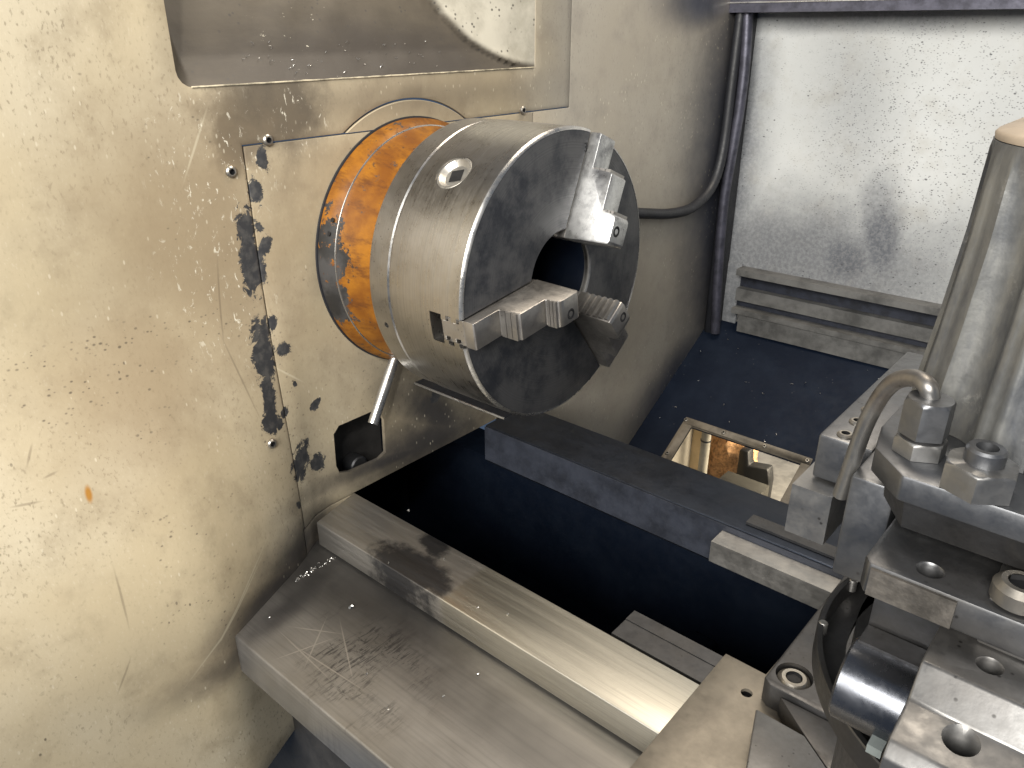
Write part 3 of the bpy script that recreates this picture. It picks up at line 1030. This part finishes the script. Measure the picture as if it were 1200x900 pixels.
# ------------------------------------------------------------------ bed
ZW = -0.2443
bed = thing('lathe_bed', (0.1, 0, -0.62), 'oily lathe bed with polished front way and dark pit under the chuck', 'machine bed')
XE = 0.75
bm = NB()
prism(bm, [(-0.1712, -0.1625), (XE, -0.1625), (XE, -0.1042), (-0.1858, -0.1042)], 2, -0.2712, ZW)
bev(bm, 0.0012, 3)
obj('front_way', bm, WAY, bed)
bm = NB()
prism(bm, [(-0.128, -0.2865), (XE, -0.2865), (XE, -0.110), (-0.21, -0.110)], 2, -0.3140, -0.2735)
bev(bm, 0.0022, 3)
obj('front_apron', bm, APRON, bed)
bm = NB()
box(bm, -0.30, XE, -0.235, -0.1048, -0.62, -0.3142)
obj('bed_casting', bm, CASTD, bed)
bm = NB()
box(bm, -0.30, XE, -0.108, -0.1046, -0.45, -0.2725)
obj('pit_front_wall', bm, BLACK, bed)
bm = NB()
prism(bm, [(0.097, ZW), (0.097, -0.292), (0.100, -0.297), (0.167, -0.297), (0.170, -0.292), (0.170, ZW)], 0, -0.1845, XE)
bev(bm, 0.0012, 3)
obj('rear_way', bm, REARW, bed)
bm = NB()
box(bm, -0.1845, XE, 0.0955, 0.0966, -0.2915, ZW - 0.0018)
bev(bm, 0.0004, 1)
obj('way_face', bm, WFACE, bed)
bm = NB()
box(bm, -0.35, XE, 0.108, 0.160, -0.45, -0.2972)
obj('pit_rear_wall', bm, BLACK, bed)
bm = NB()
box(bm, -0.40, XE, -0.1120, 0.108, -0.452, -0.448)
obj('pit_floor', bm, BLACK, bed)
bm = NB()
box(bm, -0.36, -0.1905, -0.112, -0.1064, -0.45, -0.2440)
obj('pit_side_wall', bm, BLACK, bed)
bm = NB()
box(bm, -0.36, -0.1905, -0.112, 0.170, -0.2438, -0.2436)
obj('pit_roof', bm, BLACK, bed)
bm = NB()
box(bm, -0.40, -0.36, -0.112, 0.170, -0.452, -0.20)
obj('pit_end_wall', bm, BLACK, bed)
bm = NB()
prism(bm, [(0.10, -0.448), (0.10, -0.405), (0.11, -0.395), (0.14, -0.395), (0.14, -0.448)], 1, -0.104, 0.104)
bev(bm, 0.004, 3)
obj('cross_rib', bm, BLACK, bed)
# light bar bolted along the front of the rear way
bm = NB()
box(bm, 0.1330, XE, 0.0715, 0.0950, -0.275, -0.2520)
bev(bm, 0.0010, 2)
o = obj('rack_bar', bm, RACK, bed)
bm = NB()
box(bm, 0.150, XE, 0.108, 0.1245, ZW + 0.0006, ZW + 0.0032)
bev(bm, 0.0006, 2)
obj('wiper_strip', bm, DARKST, bed)
bm = NB()
box(bm, 0.1340, 0.40, -0.0995, -0.0790, -0.300, -0.2470)
bev(bm, 0.001, 2)
obj('inner_ledge', bm, DARKST, bed)
bm = NB()
box(bm, 0.1340, 0.40, -0.0786, -0.0655, -0.300, -0.2462)
bev(bm, 0.001, 2)
obj('inner_ledge', bm, DARKST, bed)

# ------------------------------------------------------------------ back wall, tray, corner
bwt = thing('back_wall', (0.3, TY, -0.26), 'pale speckled sheet-metal rear wall of the lathe enclosure with ribbed foot', 'machine wall')
bwt['kind'] = 'structure'
bm = NB()
box(bm, -0.22, 1.2, TY, TY + 0.004, -0.17, 0.55)
obj('wall_sheet', bm, P_BACK, bwt)
# stepped foot: rounded ledges one above the other, each a folded sheet
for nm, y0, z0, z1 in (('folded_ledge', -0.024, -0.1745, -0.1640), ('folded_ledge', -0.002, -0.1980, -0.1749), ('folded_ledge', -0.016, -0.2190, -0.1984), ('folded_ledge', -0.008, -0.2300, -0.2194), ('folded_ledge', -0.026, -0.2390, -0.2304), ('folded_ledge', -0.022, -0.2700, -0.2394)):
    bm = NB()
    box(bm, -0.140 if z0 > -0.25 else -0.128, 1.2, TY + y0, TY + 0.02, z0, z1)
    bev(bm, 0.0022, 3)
    obj(nm, bm, LEDGE_SHADE if y0 in (-0.002, -0.008) else P_LEDGE, bwt)  # recessed bands take the overhang's shadow as their colour
bm = NB()
box(bm, -0.19, -0.140, TY - 0.004, TY + 0.02, -0.27, -0.16)
obj('foot_end', bm, P_BACK, bwt)
# corner post and conduit
bm = NB()
prism(bm, [(WX + 0.0005, 0.655), (WX + 0.005, 0.650), (WX + 0.017, 0.651), (WX + 0.020, 0.656), (WX + 0.020, TY - 0.0005), (WX + 0.0005, TY - 0.0005)], 2, -0.30, 0.50)
bev(bm, 0.002, 2)
o = obj('corner_post', bm, RUBBER)
tag(o, 'dark grimy corner post between headstock wall and rear wall', 'post')
bm = NB()
cp = spline([ony(879, -60, 0.645), ony(874, 60, 0.645), ony(867, 125, 0.645), ony(856, 190, 0.645), ony(848, 240, 0.645), ony(842, 310, 0.645), ony(838, 390, 0.645)], 24)
pts = [Vector(p) for p in cp]
tube(bm, pts, 0.0078, 18)
# spiral winding of the flexible conduit
o = obj('conduit', bm, CONDUIT)
for v in o.data.vertices:
    pass
tag(o, 'grey ribbed metal conduit running down the rear corner', 'conduit')
bm = NB()
hp = spline([wall(866, -40) + Vector((0.012, 0, 0)), wall(850, 90) + Vector((0.012, 0, 0)), wall(839, 175) + Vector((0.012, 0, 0)), wall(827, 217) + Vector((0.011, 0, 0)), wall(806, 241) + Vector((0.010, 0, 0)), wall(780, 249) + Vector((0.010, 0, 0)), wall(748, 249) + Vector((0.010, 0, 0)), wall(700, 246) + Vector((0.010, 0, 0))], 12)
tube(bm, hp, 0.0075, 16)
o = obj('coolant_hose', bm, RUBBER)
tag(o, 'black rubber hose curving from the corner behind the chuck', 'hose')
# overhead rail
rl = thing('overhead_rail', (0.4, 0.6, 0.22), 'dark blue-grey rail across the top of the rear wall', 'rail')
a = ony(785, 9, 0.63)
bm = NB()
box(bm, a.x, 1.2, 0.628, TY - 0.002, 0.2155, 0.30)  # bar reaches lower, so its shape adds the rail's shadow band
bev(bm, 0.002, 2)
obj('rail_bar', bm, CONDUIT, rl)
bm = NB()
box(bm, a.x + 0.001, 1.2, 0.6262, 0.6278, 0.2275, 0.2292)
obj('bright_lip', bm, BRIGHT, rl)

# chip tray: sloping sheet with a chute opening
tr = thing('chip_tray', (0.3, 0.45, -0.40), 'sloping oil-black chip tray sheet behind the bed', 'chip tray')
tr['kind'] = 'structure'
OX0, OX1, OY0, OY1 = -0.1065, 0.0700, 0.400, 0.4900


def slope_box(bm, x0, x1, y0, y1, lo, hi):
    pts = [(y0, tray_z(y0) + lo), (y1, tray_z(y1) + lo), (y1, tray_z(y1) + hi), (y0, tray_z(y0) + hi)]
    prism(bm, pts, 0, x0, x1)


bm = NB()
for x0, x1, y0, y1 in ((WX + 0.0005, 1.2, OY1, TY - 0.0005), (WX + 0.0005, OX0, 0.172, OY1), (OX1, 1.2, 0.172, OY1), (OX0, OX1, 0.172, OY0)):
    slope_box(bm, x0, x1, y0, y1, -0.002, 0)
bmesh.ops.remove_doubles(bm, verts=bm.verts, dist=0.0001)
obj('tray_sheet', bm, TRAYM, tr)
fr = thing('chute_frame', (-0.02, 0.45, tray_z(0.45)), 'brown metal frame with small screws round the lit chute opening', 'frame')
FX0, FX1, FY1 = -0.1225, 0.0820, 0.5005
bm = NB()
for x0, x1, y0, y1 in ((FX0, FX1, OY1, FY1), (FX0, OX0, 0.385, OY1), (OX1, FX1, 0.385, OY1), (OX0, OX1, 0.385, OY0)):
    slope_box(bm, x0, x1, y0, y1, 0.0004, 0.0032)
bmesh.ops.remove_doubles(bm, verts=bm.verts, dist=0.0001)
bev(bm, 0.0006, 1)
obj('frame_plate', bm, FRAMEP, fr)
th = math.atan(TR)
for px, py in ((804, 492), (848, 507), (896, 523), (946, 540), (782, 531), (932, 575)):
    # on the frame's upper face
    r = ray(px, py)
    nrm = Vector((0, -TR, 1))
    t = (TZ - TR * TY + 0.0034 - nrm.dot(CAM)) / nrm.dot(r)
    p = CAM + r * t
    place(SCR, 'frame_screw', p, fr, (0, rad(-90), th * 0), 0.72).rotation_euler = Vector((0, -TR, 1)).to_track_quat('X', 'Z').to_euler()

# what lies in the lit space below the chute
bm = NB()
box(bm, -0.9, 1.0, 0.3, 1.9, -0.905, -0.90)
o = obj('workshop_floor', bm, CONC)
o['kind'] = 'structure'
bm = NB()
a = ony(830, 540, 0.66)
box(bm, a.x - 0.35, a.x - 0.013, 0.655, 0.67, -0.90, -0.40)
bev(bm, 0.002, 1)
o = obj('wooden_board', bm, WOOD)
tag(o, 'pale wooden board standing in the lit space below the chute', 'board')
pp = thing('drain_pipe', (a.x, 0.64, -0.90), 'grey upright drain pipe with a dark band seen through the chute', 'pipe')
bm = NB()
tube(bm, [(a.x, 0.64, -0.90), (a.x, 0.64, -0.44)], 0.0085, 20)
obj('pipe', bm, TANK, pp)
bm = NB()
b = ony(831, 517, 0.64)
tube(bm, [(a.x, 0.64, b.z - 0.0015), (a.x, 0.64, b.z + 0.0015)], 0.0095, 20)
obj('band', bm, RUBBER, pp)
bm = NB()
c = ony(862, 530, 0.75)
bmesh.ops.create_icosphere(bm, subdivisions=4, radius=1)
for v in bm.verts:
    n = noise.fractal(v.co * 3, 1.0, 2.0, 4)
    v.co = Vector((v.co.x * 0.055, v.co.y * 0.04, v.co.z * 0.07)) * (1 + 0.22 * n) + Vector((c.x - 0.012, 0.75, c.z - 0.01))
o = obj('swarf_heap', bm, RUSTM)
o['kind'] = 'stuff'
tag(o, 'rust-brown heap of swarf glimpsed through the chute', 'swarf')
bm = NB()
tl, trr = ony(845, 552, 0.60), ony(894, 562, 0.60)
box(bm, tl.x - 0.002, trr.x, 0.575, 0.635, -0.90, tl.z - 0.016)
bev(bm, 0.026, 6)
o = obj('coolant_tank', bm, TANKD)
tag(o, 'rounded grey-green tank below the chute opening', 'tank')
bm = NB()
t1, t2 = ony(867, 528, 0.70), ony(905, 548, 0.70)
prism(bm, [(t1.x, -0.90), (t1.x, t1.z + 0.004), (t1.x + 0.018, t1.z + 0.006), (t1.x + 0.022, t1.z - 0.022), (t2.x - 0.006, t2.z - 0.004), (t2.x, t2.z - 0.03), (t2.x, -0.90)], 1, 0.695, 0.72)
bev(bm, 0.004, 2)
o = obj('pump_housing', bm, PUMPM)
tag(o, 'dark pump housing standing behind the tank below the chute', 'pump')
l = area('chute_light', (0.12, 0.80, -0.42), (0.0, 0.85, -0.9), 0.30, 0.22, 6.5, (1.0, 0.86, 0.64))

# ------------------------------------------------------------------ carriage and cross slide
cs = thing('carriage', (0.35, -0.1, -0.25), 'brown oiled carriage plate lying across the bed ways beside the turret', 'carriage')
ZC = -0.2412
bm = NB()
prism(bm, [(0.2165, -0.0660), (0.2165, -0.40), (0.60, -0.40), (0.60, 0.175), (0.2600, 0.175), (0.2490, -0.0660)], 2, -0.2440, ZC)
bev(bm, 0.0008, 2)
cpl = obj('carriage_plate', bm, CARR, cs)
q = onz(875, 812, ZC)
bm = NB()
lathe(bm, [(-0.2440, 0.0), (-0.2440, 0.0042), (-0.23, 0.0042), (-0.23, 0)], 24, axis='Z')
bm.transform(Matrix.Translation((q.x, q.y, 0)))
cut(cpl, bm)
bm = NB()
box(bm, 0.262, 0.60, -0.0640, 0.174, -0.44, -0.2442)
obj('carriage_saddle', bm, BLACK, cs)

ZS = -0.2200
sl = thing('cross_slide', (0.35, 0.0, -0.24), 'dark steel cross slide block with a socket cap screw on the carriage', 'cross slide')
A = [onz(*p, ZS) for p in ((896, 793), (902, 802), (985, 846))]
bm = NB()
prism(bm, [(A[0].x, A[0].y), (A[1].x, A[1].y), (0.45, A[1].y), (0.45, 0.17), (A[0].x + 0.004, 0.17)], 2, ZC + 0.0003, ZS)
bev(bm, 0.0012, 2)
sb = obj('slide_block', bm, DARKST, sl)
q = onz(931, 792, ZS)
bm = NB()
lathe(bm, [(ZS - 0.008, 0.0), (ZS - 0.008, 0.0128), (ZS + 0.01, 0.0128), (ZS + 0.01, 0)], 32, axis='Z')
bm.transform(Matrix.Translation((q.x, q.y, 0)))
cut(sb, bm)
big = screw_mesh(0.0112, 0.0062)
place(big, 'cap_screw', (q.x, q.y, ZS - 0.0075), sl, (0, rad(-90), rad(20)))
B = [onz(*p, ZS - 0.001) for p in ((886, 830), (943, 862), (1010, 960), (865, 960))]
bm = NB()
prism(bm, [(p.x, p.y) for p in B], 2, ZC + 0.0003, ZS - 0.001)
bev(bm, 0.0012, 2)
obj('front_gib', bm, PALEST, sl)
B = [onz(*p, ZS - 0.004) for p in ((914, 816), (975, 847), (1060, 960), (1010, 960), (943, 862))]
bm = NB()
prism(bm, [(p.x, p.y) for p in B], 2, ZC + 0.0003, ZS - 0.004)
bev(bm, 0.0010, 2)
obj('gib_wedge', bm, DARKST, sl)

# ------------------------------------------------------------------ tool turret
tt = thing('tool_turret', (0.41, -0.14, -0.22), 'dark square four-way tool turret with fluted grey motor housing', 'tool turret')
TC = Vector((0.41, -0.161, 0))
bm = NB()
lathe(bm, [(ZS + 0.0003, 0.0), (ZS + 0.0003, 0.088), (-0.12, 0.088), (-0.11, 0.092), (-0.086, 0.092), (-0.086, 0.0)], 96, axis='Z')
bm.transform(Matrix.Translation((TC.x, TC.y + 0.02, 0)))
obj('pedestal', bm, DARKST, tt)
bm = NB()
lathe(bm, [(-0.090, 0.090), (-0.090, 0.1044), (-0.0893, 0.1052), (-0.0772, 0.1052), (-0.0765, 0.1046), (-0.0765, 0.1022), (-0.086, 0.1012), (-0.086, 0.090)], 128, closed=True, axis='Z')
bm.transform(Matrix.Translation((TC.x, TC.y, 0)))
obj('index_ring', bm, DARKST, tt)
for px, py in ((999, 684), (964, 734)):
    q = onz(px, py, -0.079)
    bm = NB()
    lathe(bm, [(-0.004, 0), (-0.004, 0.0024), (0.0022, 0.0024), (0.0028, 0.0018), (0.0028, 0)], 16, axis='Z')
    bm.transform(Matrix.Translation(q))
    obj('ring_stud', bm, BRIGHT, tt)
# square head, notched on the operator's side for the front tool
ZT = 0.026
bm = NB()
prism(bm, [(0.3165, -0.215), (0.3345, -0.215), (0.3345, -0.2000), (0.52, -0.2000), (0.52, -0.03), (0.3165, -0.03)], 2, -0.024, ZT)
bev(bm, 0.0012, 2)
obj('turret_head', bm, TURRET, tt)
bm = NB()
lathe(bm, [(-0.0855, 0.0), (-0.0855, 0.082), (-0.0245, 0.082), (-0.0245, 0.0)], 96, axis='Z')
bm.transform(Matrix.Translation((TC.x + 0.004, TC.y + 0.012, 0)))
obj('turret_neck', bm, DARKST, tt)
# clamping jaw over the left tool slot
bm = NB()
prism(bm, [(0.2915, -0.1850), (0.3160, -0.1850), (0.3160, -0.05), (0.2915, -0.05)], 2, 0.0018, ZT - 0.0012)
bev(bm, 0.0014, 2)
obj('clamp_bar', bm, TURRET, tt)
setm = screw_mesh(0.0042, 0.0022)
for px, py in ((991, 508), (1005, 493), (1019, 479), (1030, 466)):
    q = onz(px, py, ZT)
    o = place(setm, 'set_screw', (q.x, q.y, ZT - 0.0012 + (0.002 if py == 466 else -0.0004)), tt, (0, rad(-90), rad(py * 7)), 0.9)
# slot floor below the tool
bm = NB()
box(bm, 0.2900, 0.3163, -0.125, -0.05, -0.050, -0.0262)
bev(bm, 0.0012, 2)
obj('slot_floor', bm, TURRET, tt)
# tool shank in the left slot
bm = NB()
box(bm, 0.2868, 0.3056, -0.1955, -0.06, -0.0258, 0.0006)
bev(bm, 0.0007, 2)
o = obj('tool_shank', bm, PALEST)
tag(o, 'square steel tool shank clamped under the row of set screws', 'tool shank')
# upper plate of the turret, chamfered corner
ZP = 0.052
bm = NB()
pl = [onz(1057, 557, ZP), onz(1026, 524, ZP), onz(1000, 500, ZP)]
prism(bm, [(pl[0].x, pl[0].y), (0.53, pl[0].y - 0.002), (0.53, -0.04), (pl[1].x - 0.004, -0.04), (pl[1].x - 0.004, pl[1].y + 0.02), (pl[1].x, pl[1].y)], 2, ZP - 0.0105, ZP)
bev(bm, 0.0010, 2)
obj('top_plate', bm, TURRET, tt)
bm = NB()
prism(bm, [(pl[0].x + 0.002, pl[0].y + 0.003), (0.53, pl[0].y + 0.003), (0.53, -0.06), (pl[1].x + 0.004, -0.06), (pl[1].x + 0.004, pl[1].y + 0.006)], 2, ZT + 0.0003, ZP - 0.0107)
bm2 = bm
for v in bm2.verts:
    if v.co.z < ZT + 0.001 and v.co.y < -0.22:
        v.co.y += 0.006
obj('neck_block', bm, DARKST, tt)
# fluted motor housing: rounded square with vertical grooves
HX0, HX1, HY0, HY1, HR = 0.3270, 0.4900, -0.2170, -0.0600, 0.046
topz = 0.160


def outline(inset, fl):
    pts = []
    segs = [((HX0 + HR, HY0 + HR), 180), ((HX1 - HR, HY0 + HR), 270), ((HX1 - HR, HY1 - HR), 0), ((HX0 + HR, HY1 - HR), 90)]
    raw = []
    for (cx_, cy_), a0 in segs:
        for k in range(25):
            t = rad(a0 + 90 * k / 24)
            raw.append((Vector((cx_ + HR * math.cos(t), cy_ + HR * math.sin(t))), Vector((math.cos(t), math.sin(t)))))
    dense = []
    for i in range(len(raw)):
        p, n = raw[i]
        q, n2 = raw[(i + 1) % len(raw)]
        steps = max(1, int((q - p).length / 0.0012))
        for k in range(steps):
            u = k / steps
            dense.append((p.lerp(q, u), n.lerp(n2, u).normalized()))
    L = 0
    prevp = dense[0][0]
    out = []
    for p, n in dense:
        L += (p - prevp).length
        prevp = p
        k = (L / 0.036 + 0.05) % 1.0
        g = 0.0
        if 0.10 < k < 0.60:
            g = -0.0068 * math.sin((k - 0.10) / 0.50 * math.pi) ** 0.5
        elif 0.74 < k < 0.90:
            g = 0.0022 * math.sin((k - 0.74) / 0.16 * math.pi)
        out.append(p + n * (g * fl - inset))
    return out


bm = NB()
rings = []
for z, ins, fz in ((ZP + 0.0002, -0.0040, 1), (ZP + 0.012, -0.0030, 1), (0.09, -0.0004, 1), (0.125, 0.0022, 0.9), (topz - 0.016, 0.0028, 0.75), (topz - 0.004, 0.0032, 0.25), (topz, 0.0040, 0.0)):
    rings.append([bm.verts.new((p.x, p.y, z)) for p in outline(ins, fz)])
for A_, B_ in zip(rings, rings[1:]):
    for i in range(len(A_)):
        bm.faces.new((A_[i], A_[(i + 1) % len(A_)], B_[(i + 1) % len(A_)], B_[i]))
bm.faces.new(rings[-1])
obj('motor_housing', bm, CAST, tt, ang=50)
bm = NB()
rings = [[bm.verts.new((p.x, p.y, z)) for p in outline(ins, 0)] for z, ins in ((topz + 0.0003, 0.0045), (topz + 0.0022, 0.0042), (topz + 0.0034, 0.0052), (topz + 0.0062, 0.018), (topz + 0.0066, 0.022))]
for A_, B_ in zip(rings, rings[1:]):
    for i in range(len(A_)):
        bm.faces.new((A_[i], A_[(i + 1) % len(A_)], B_[(i + 1) % len(A_)], B_[i]))
bm.faces.new(rings[-1])
obj('housing_lid', bm, TANPL, tt, ang=50)


def hexnut(bm, r, z0, z1, rot=0.0, loc=(0, 0), ch=0.0012):
    """hexagon with the corners turned off at the top"""
    n = 48
    rings = []
    for z, lim in ((z0, r), (z1 - ch, r), (z1 - ch * 0.5, r * 0.95), (z1, r * 0.87), (z1, 0.0)):
        ring = []
        for i in range(n):
            t = 2 * math.pi * i / n
            h = r * math.cos(math.pi / 6) / math.cos((t % (math.pi / 3)) - math.pi / 6)
            q = min(h, lim) if lim else 0.0001
            ring.append(bm.verts.new((loc[0] + q * math.cos(t + rot), loc[1] + q * math.sin(t + rot), z)))
        rings.append(ring)
    for A_, B_ in zip(rings, rings[1:]):
        for i in range(n):
            bm.faces.new((A_[i], A_[(i + 1) % n], B_[(i + 1) % n], B_[i]))
    bmesh.ops.recalc_face_normals(bm, faces=bm.faces)


# coolant union: two stacked hexagons and the bent pipe
q = onz(1076, 530, ZP)
HN = Vector((q.x, q.y, 0))
un = obj('coolant_union', (lambda b: (hexnut(b, 0.0094, ZP + 0.0002, ZP + 0.0068, 0.5, (HN.x, HN.y)), b)[1])(NB()), PALEST, tt)
bm = NB()
hexnut(bm, 0.0088, ZP + 0.0080, ZP + 0.0225, 0.5, (HN.x, HN.y), 0.0016)
obj('union_nut', bm, TURRET, un)
bm = NB()
lathe(bm, [(ZP + 0.0066, 0), (ZP + 0.0066, 0.0074), (ZP + 0.0082, 0.0074), (ZP + 0.0082, 0)], 24, axis='Z')
bm.transform(Matrix.Translation((HN.x, HN.y, 0)))
obj('union_gap', bm, HOLE, un)
cn = obj('corner_nut', (lambda b: (hexnut(b, 0.0122, ZP + 0.0002, ZP + 0.0105, 0.62, (onz(1140, 578, ZP).x, onz(1140, 575, ZP).y + 0.002)), b)[1])(NB()), PALEST, tt)
qn = Vector((onz(1140, 578, ZP).x, onz(1140, 575, ZP).y + 0.002, 0))
bm = NB()
lathe(bm, [(ZP + 0.0100, 0), (ZP + 0.0100, 0.0064), (ZP + 0.0150, 0.0064), (ZP + 0.0160, 0.0056), (ZP + 0.0160, 0.0036), (ZP + 0.0120, 0.0034), (ZP + 0.0120, 0)], 32, axis='Z')
bm.transform(Matrix.Translation((qn.x, qn.y + 0.001, 0)))
obj('stud', bm, TURRET, cn)
# pipe: up out of the nut, over and down to the tool
path = ((1087, 492), (1090, 466), (1087, 453), (1077, 445), (1062, 443), (1046, 449), (1031, 466), (1014, 498), (999, 540), (985, 580))
pts = spline([ony(px, py, HN.y + 0.0015 + 0.024 * max(0, k - 2) / 7) for k, (px, py) in enumerate(path)], 8)
bm = NB()
tube(bm, pts, 0.0034, 18)
o = obj('coolant_pipe', bm, PIPE)
tag(o, 'bent steel coolant pipe arching from the hex union down to the tool', 'pipe')

# ------------------------------------------------------------------ front tool holder
th_ = thing('boring_bar_holder', (0.40, -0.25, -0.076), 'heavy steel holder block gripping a round sleeve on the turret front', 'tool holder')
# clamp above with a tapped hole
zk = 0.0195
K = [onz(*p, zk) for p in ((1015, 650), (1018, 659), (1152, 716), (1067, 626))]
bm = NB()
prism(bm, [(K[1].x, K[1].y), (0.46, K[1].y - 0.001), (0.46, -0.2005), (K[3].x - 0.008, -0.2005), (K[0].x, K[0].y)], 2, zk - 0.0135, zk)
bev(bm, 0.0012, 2)
kb = obj('clamp_block', bm, TURRET, th_)
q = onz(1090, 668, zk)
bm = NB()
lathe(bm, [(zk - 0.011, 0.0), (zk - 0.011, 0.0043), (zk - 0.001, 0.0043), (zk + 0.002, 0.006), (zk + 0.002, 0)], 32, axis='Z')
bm.transform(Matrix.Translation((q.x, q.y, 0)))
cut(kb, bm)
bm = NB()
box(bm, K[1].x + 0.0014, 0.3700, K[1].y - 0.0016, K[1].y - 0.0004, zk - 0.0126, zk - 0.0012)
bev(bm, 0.0004, 1)
obj('worn_front', bm, WORN, kb)
# body behind the sleeve
bm = NB()
box(bm, 0.3380, 0.46, -0.2250, -0.2005, -0.075, zk - 0.0138)
bev(bm, 0.0012, 2)
obj('back_web', bm, DARKST, th_)
# holder block with sloped shoulders
bm = NB()
T = [onz(*p, 0.0) for p in ((1100, 728), (1083, 775))]
zc1 = -0.0035
C1 = onz(1067, 813, zc1 - 0.008)
XB = 0.3660
prism(bm, [(-0.2256, 0.0), (T[1].y, 0.0), (-0.2840, -0.0110), (-0.3020, -0.0145), (-0.3060, -0.0190), (-0.3060, -0.075), (-0.2256, -0.075)], 0, XB, 0.50)
bev(bm, 0.0010, 2)
hb = obj('holder_block', bm, PALEST, th_)
for px, py, z, r in ((1160, 780, 0.0, 0.0040), (1125, 871, -0.0130, 0.0048)):
    q = onz(px, py, z)
    bm = NB()
    lathe(bm, [(z - 0.014, 0.0), (z - 0.014, r), (z - 0.001, r), (z + 0.004, r * 1.5), (z + 0.004, 0)], 32, axis='Z')
    bm.transform(Matrix.Translation((q.x, q.y, 0)))
    cut(hb, bm)
# upper lug with a big socket screw at the right edge
z5 = 0.012
L = [onz(*p, z5) for p in ((1157, 705), (1152, 722))]
bm = NB()
prism(bm, [(L[1].x, L[1].y), (0.46, L[1].y - 0.001), (0.46, -0.226), (L[0].x, -0.226)], 2, 0.0004, z5 + 0.010)
bev(bm, 0.0012, 2)
lug = obj('screw_lug', bm, PALEST, th_)
q = onz(1199, 682, z5 + 0.016)
place(screw_mesh(0.0085, 0.0055), 'lug_screw', (q.x, q.y, z5 + 0.0105), th_, (0, rad(-90), 0))
# the sleeve itself
sv = thing('boring_sleeve', (0.35, -0.25, -0.05), 'shiny round steel boring sleeve held in the front holder block', 'sleeve')
bm = NB()
SR = 0.0180
lathe(bm, [(0.3365, 0.010), (0.3365, SR - 0.001), (0.3375, SR), (0.3655, SR), (0.3655, 0.010)], 96, closed=True)
SY, SZ = -0.2400, -0.0530
bm.transform(Matrix.Translation((0, SY, SZ)))
obj('sleeve_tube', bm, SLEEVE, sv)
bm = NB()
box(bm, 0.3382, 0.3655, -0.2385, -0.2265, -0.046, -0.0338)
bev(bm, 0.0012, 2)
obj('flat', bm, DARKST, sv)
q = ony(1024, 880, -0.262)
bm = NB()
box(bm, q.x - 0.0028, q.x + 0.0028, -0.2625, -0.256, q.z - 0.002, q.z + 0.0022)
bev(bm, 0.0008, 2)
obj('white_insert', bm, WHITEP, sv)

# ------------------------------------------------------------------ swarf: slivers on the bed and tray
bm = NB()


def sliver(p, L, r, curl=0.4):
    d = Vector((random.uniform(-1, 1), random.uniform(-1, 1), random.uniform(0, 0.25))).normalized()
    n = d.orthogonal()
    pts = [p + d * L * (k / 4 - 0.5) + n * curl * L * math.sin(k / 4 * math.pi) + Vector((0, 0, r)) for k in range(5)]
    tube(bm, pts, r, 5)


for k in range(34):
    t = random.random()
    a, b = onz(345, 680, -0.2733), onz(392, 652, -0.2733)
    sliver(a + (b - a) * t + Vector((random.gauss(0.001, 0.0015), random.gauss(0, 0.002), 0)), random.uniform(0.001, 0.0035), 0.0004)
for px, py in ((411, 711), (316, 724), (460, 680), (520, 816), (420, 640), (455, 830), (430, 790), (560, 790)):
    sliver(onz(px, py, -0.2733), 0.002, 0.0005)
sliver(onz(412, 712, -0.2733), 0.0045, 0.0013)
for px, py, z in ((733, 642, -0.447), (748, 645, -0.447), (610, 640, -0.447)):
    sliver(onz(px, py, z), 0.010, 0.0003)
for k in range(26):
    y = random.uniform(0.48, 0.67)
    x = random.uniform(-0.17, 0.25)
    sliver(Vector((x, y, tray_z(y) + 0.001)), random.choice((0.002, 0.003, 0.004, 0.02)), 0.0005, 0.2)
for px, py in ((455, 660), (520, 655), (595, 720), (560, 712)):
    sliver(onz(px, py, ZW), 0.002, 0.0004)
for k in range(40):
    t = random.random()
    y, z = RY0 + 0.06 + 0.22 * t, RZ + random.uniform(0.004, 0.03)
    sliver(Vector((WX - scoop(y, z), y, z)), random.uniform(0.0012, 0.004), 0.0002)
o = obj('metal_swarf', bm, BRIGHT)
o['kind'] = 'stuff'
tag(o, 'scattered bright metal chips on the bed, tray and pocket', 'swarf')
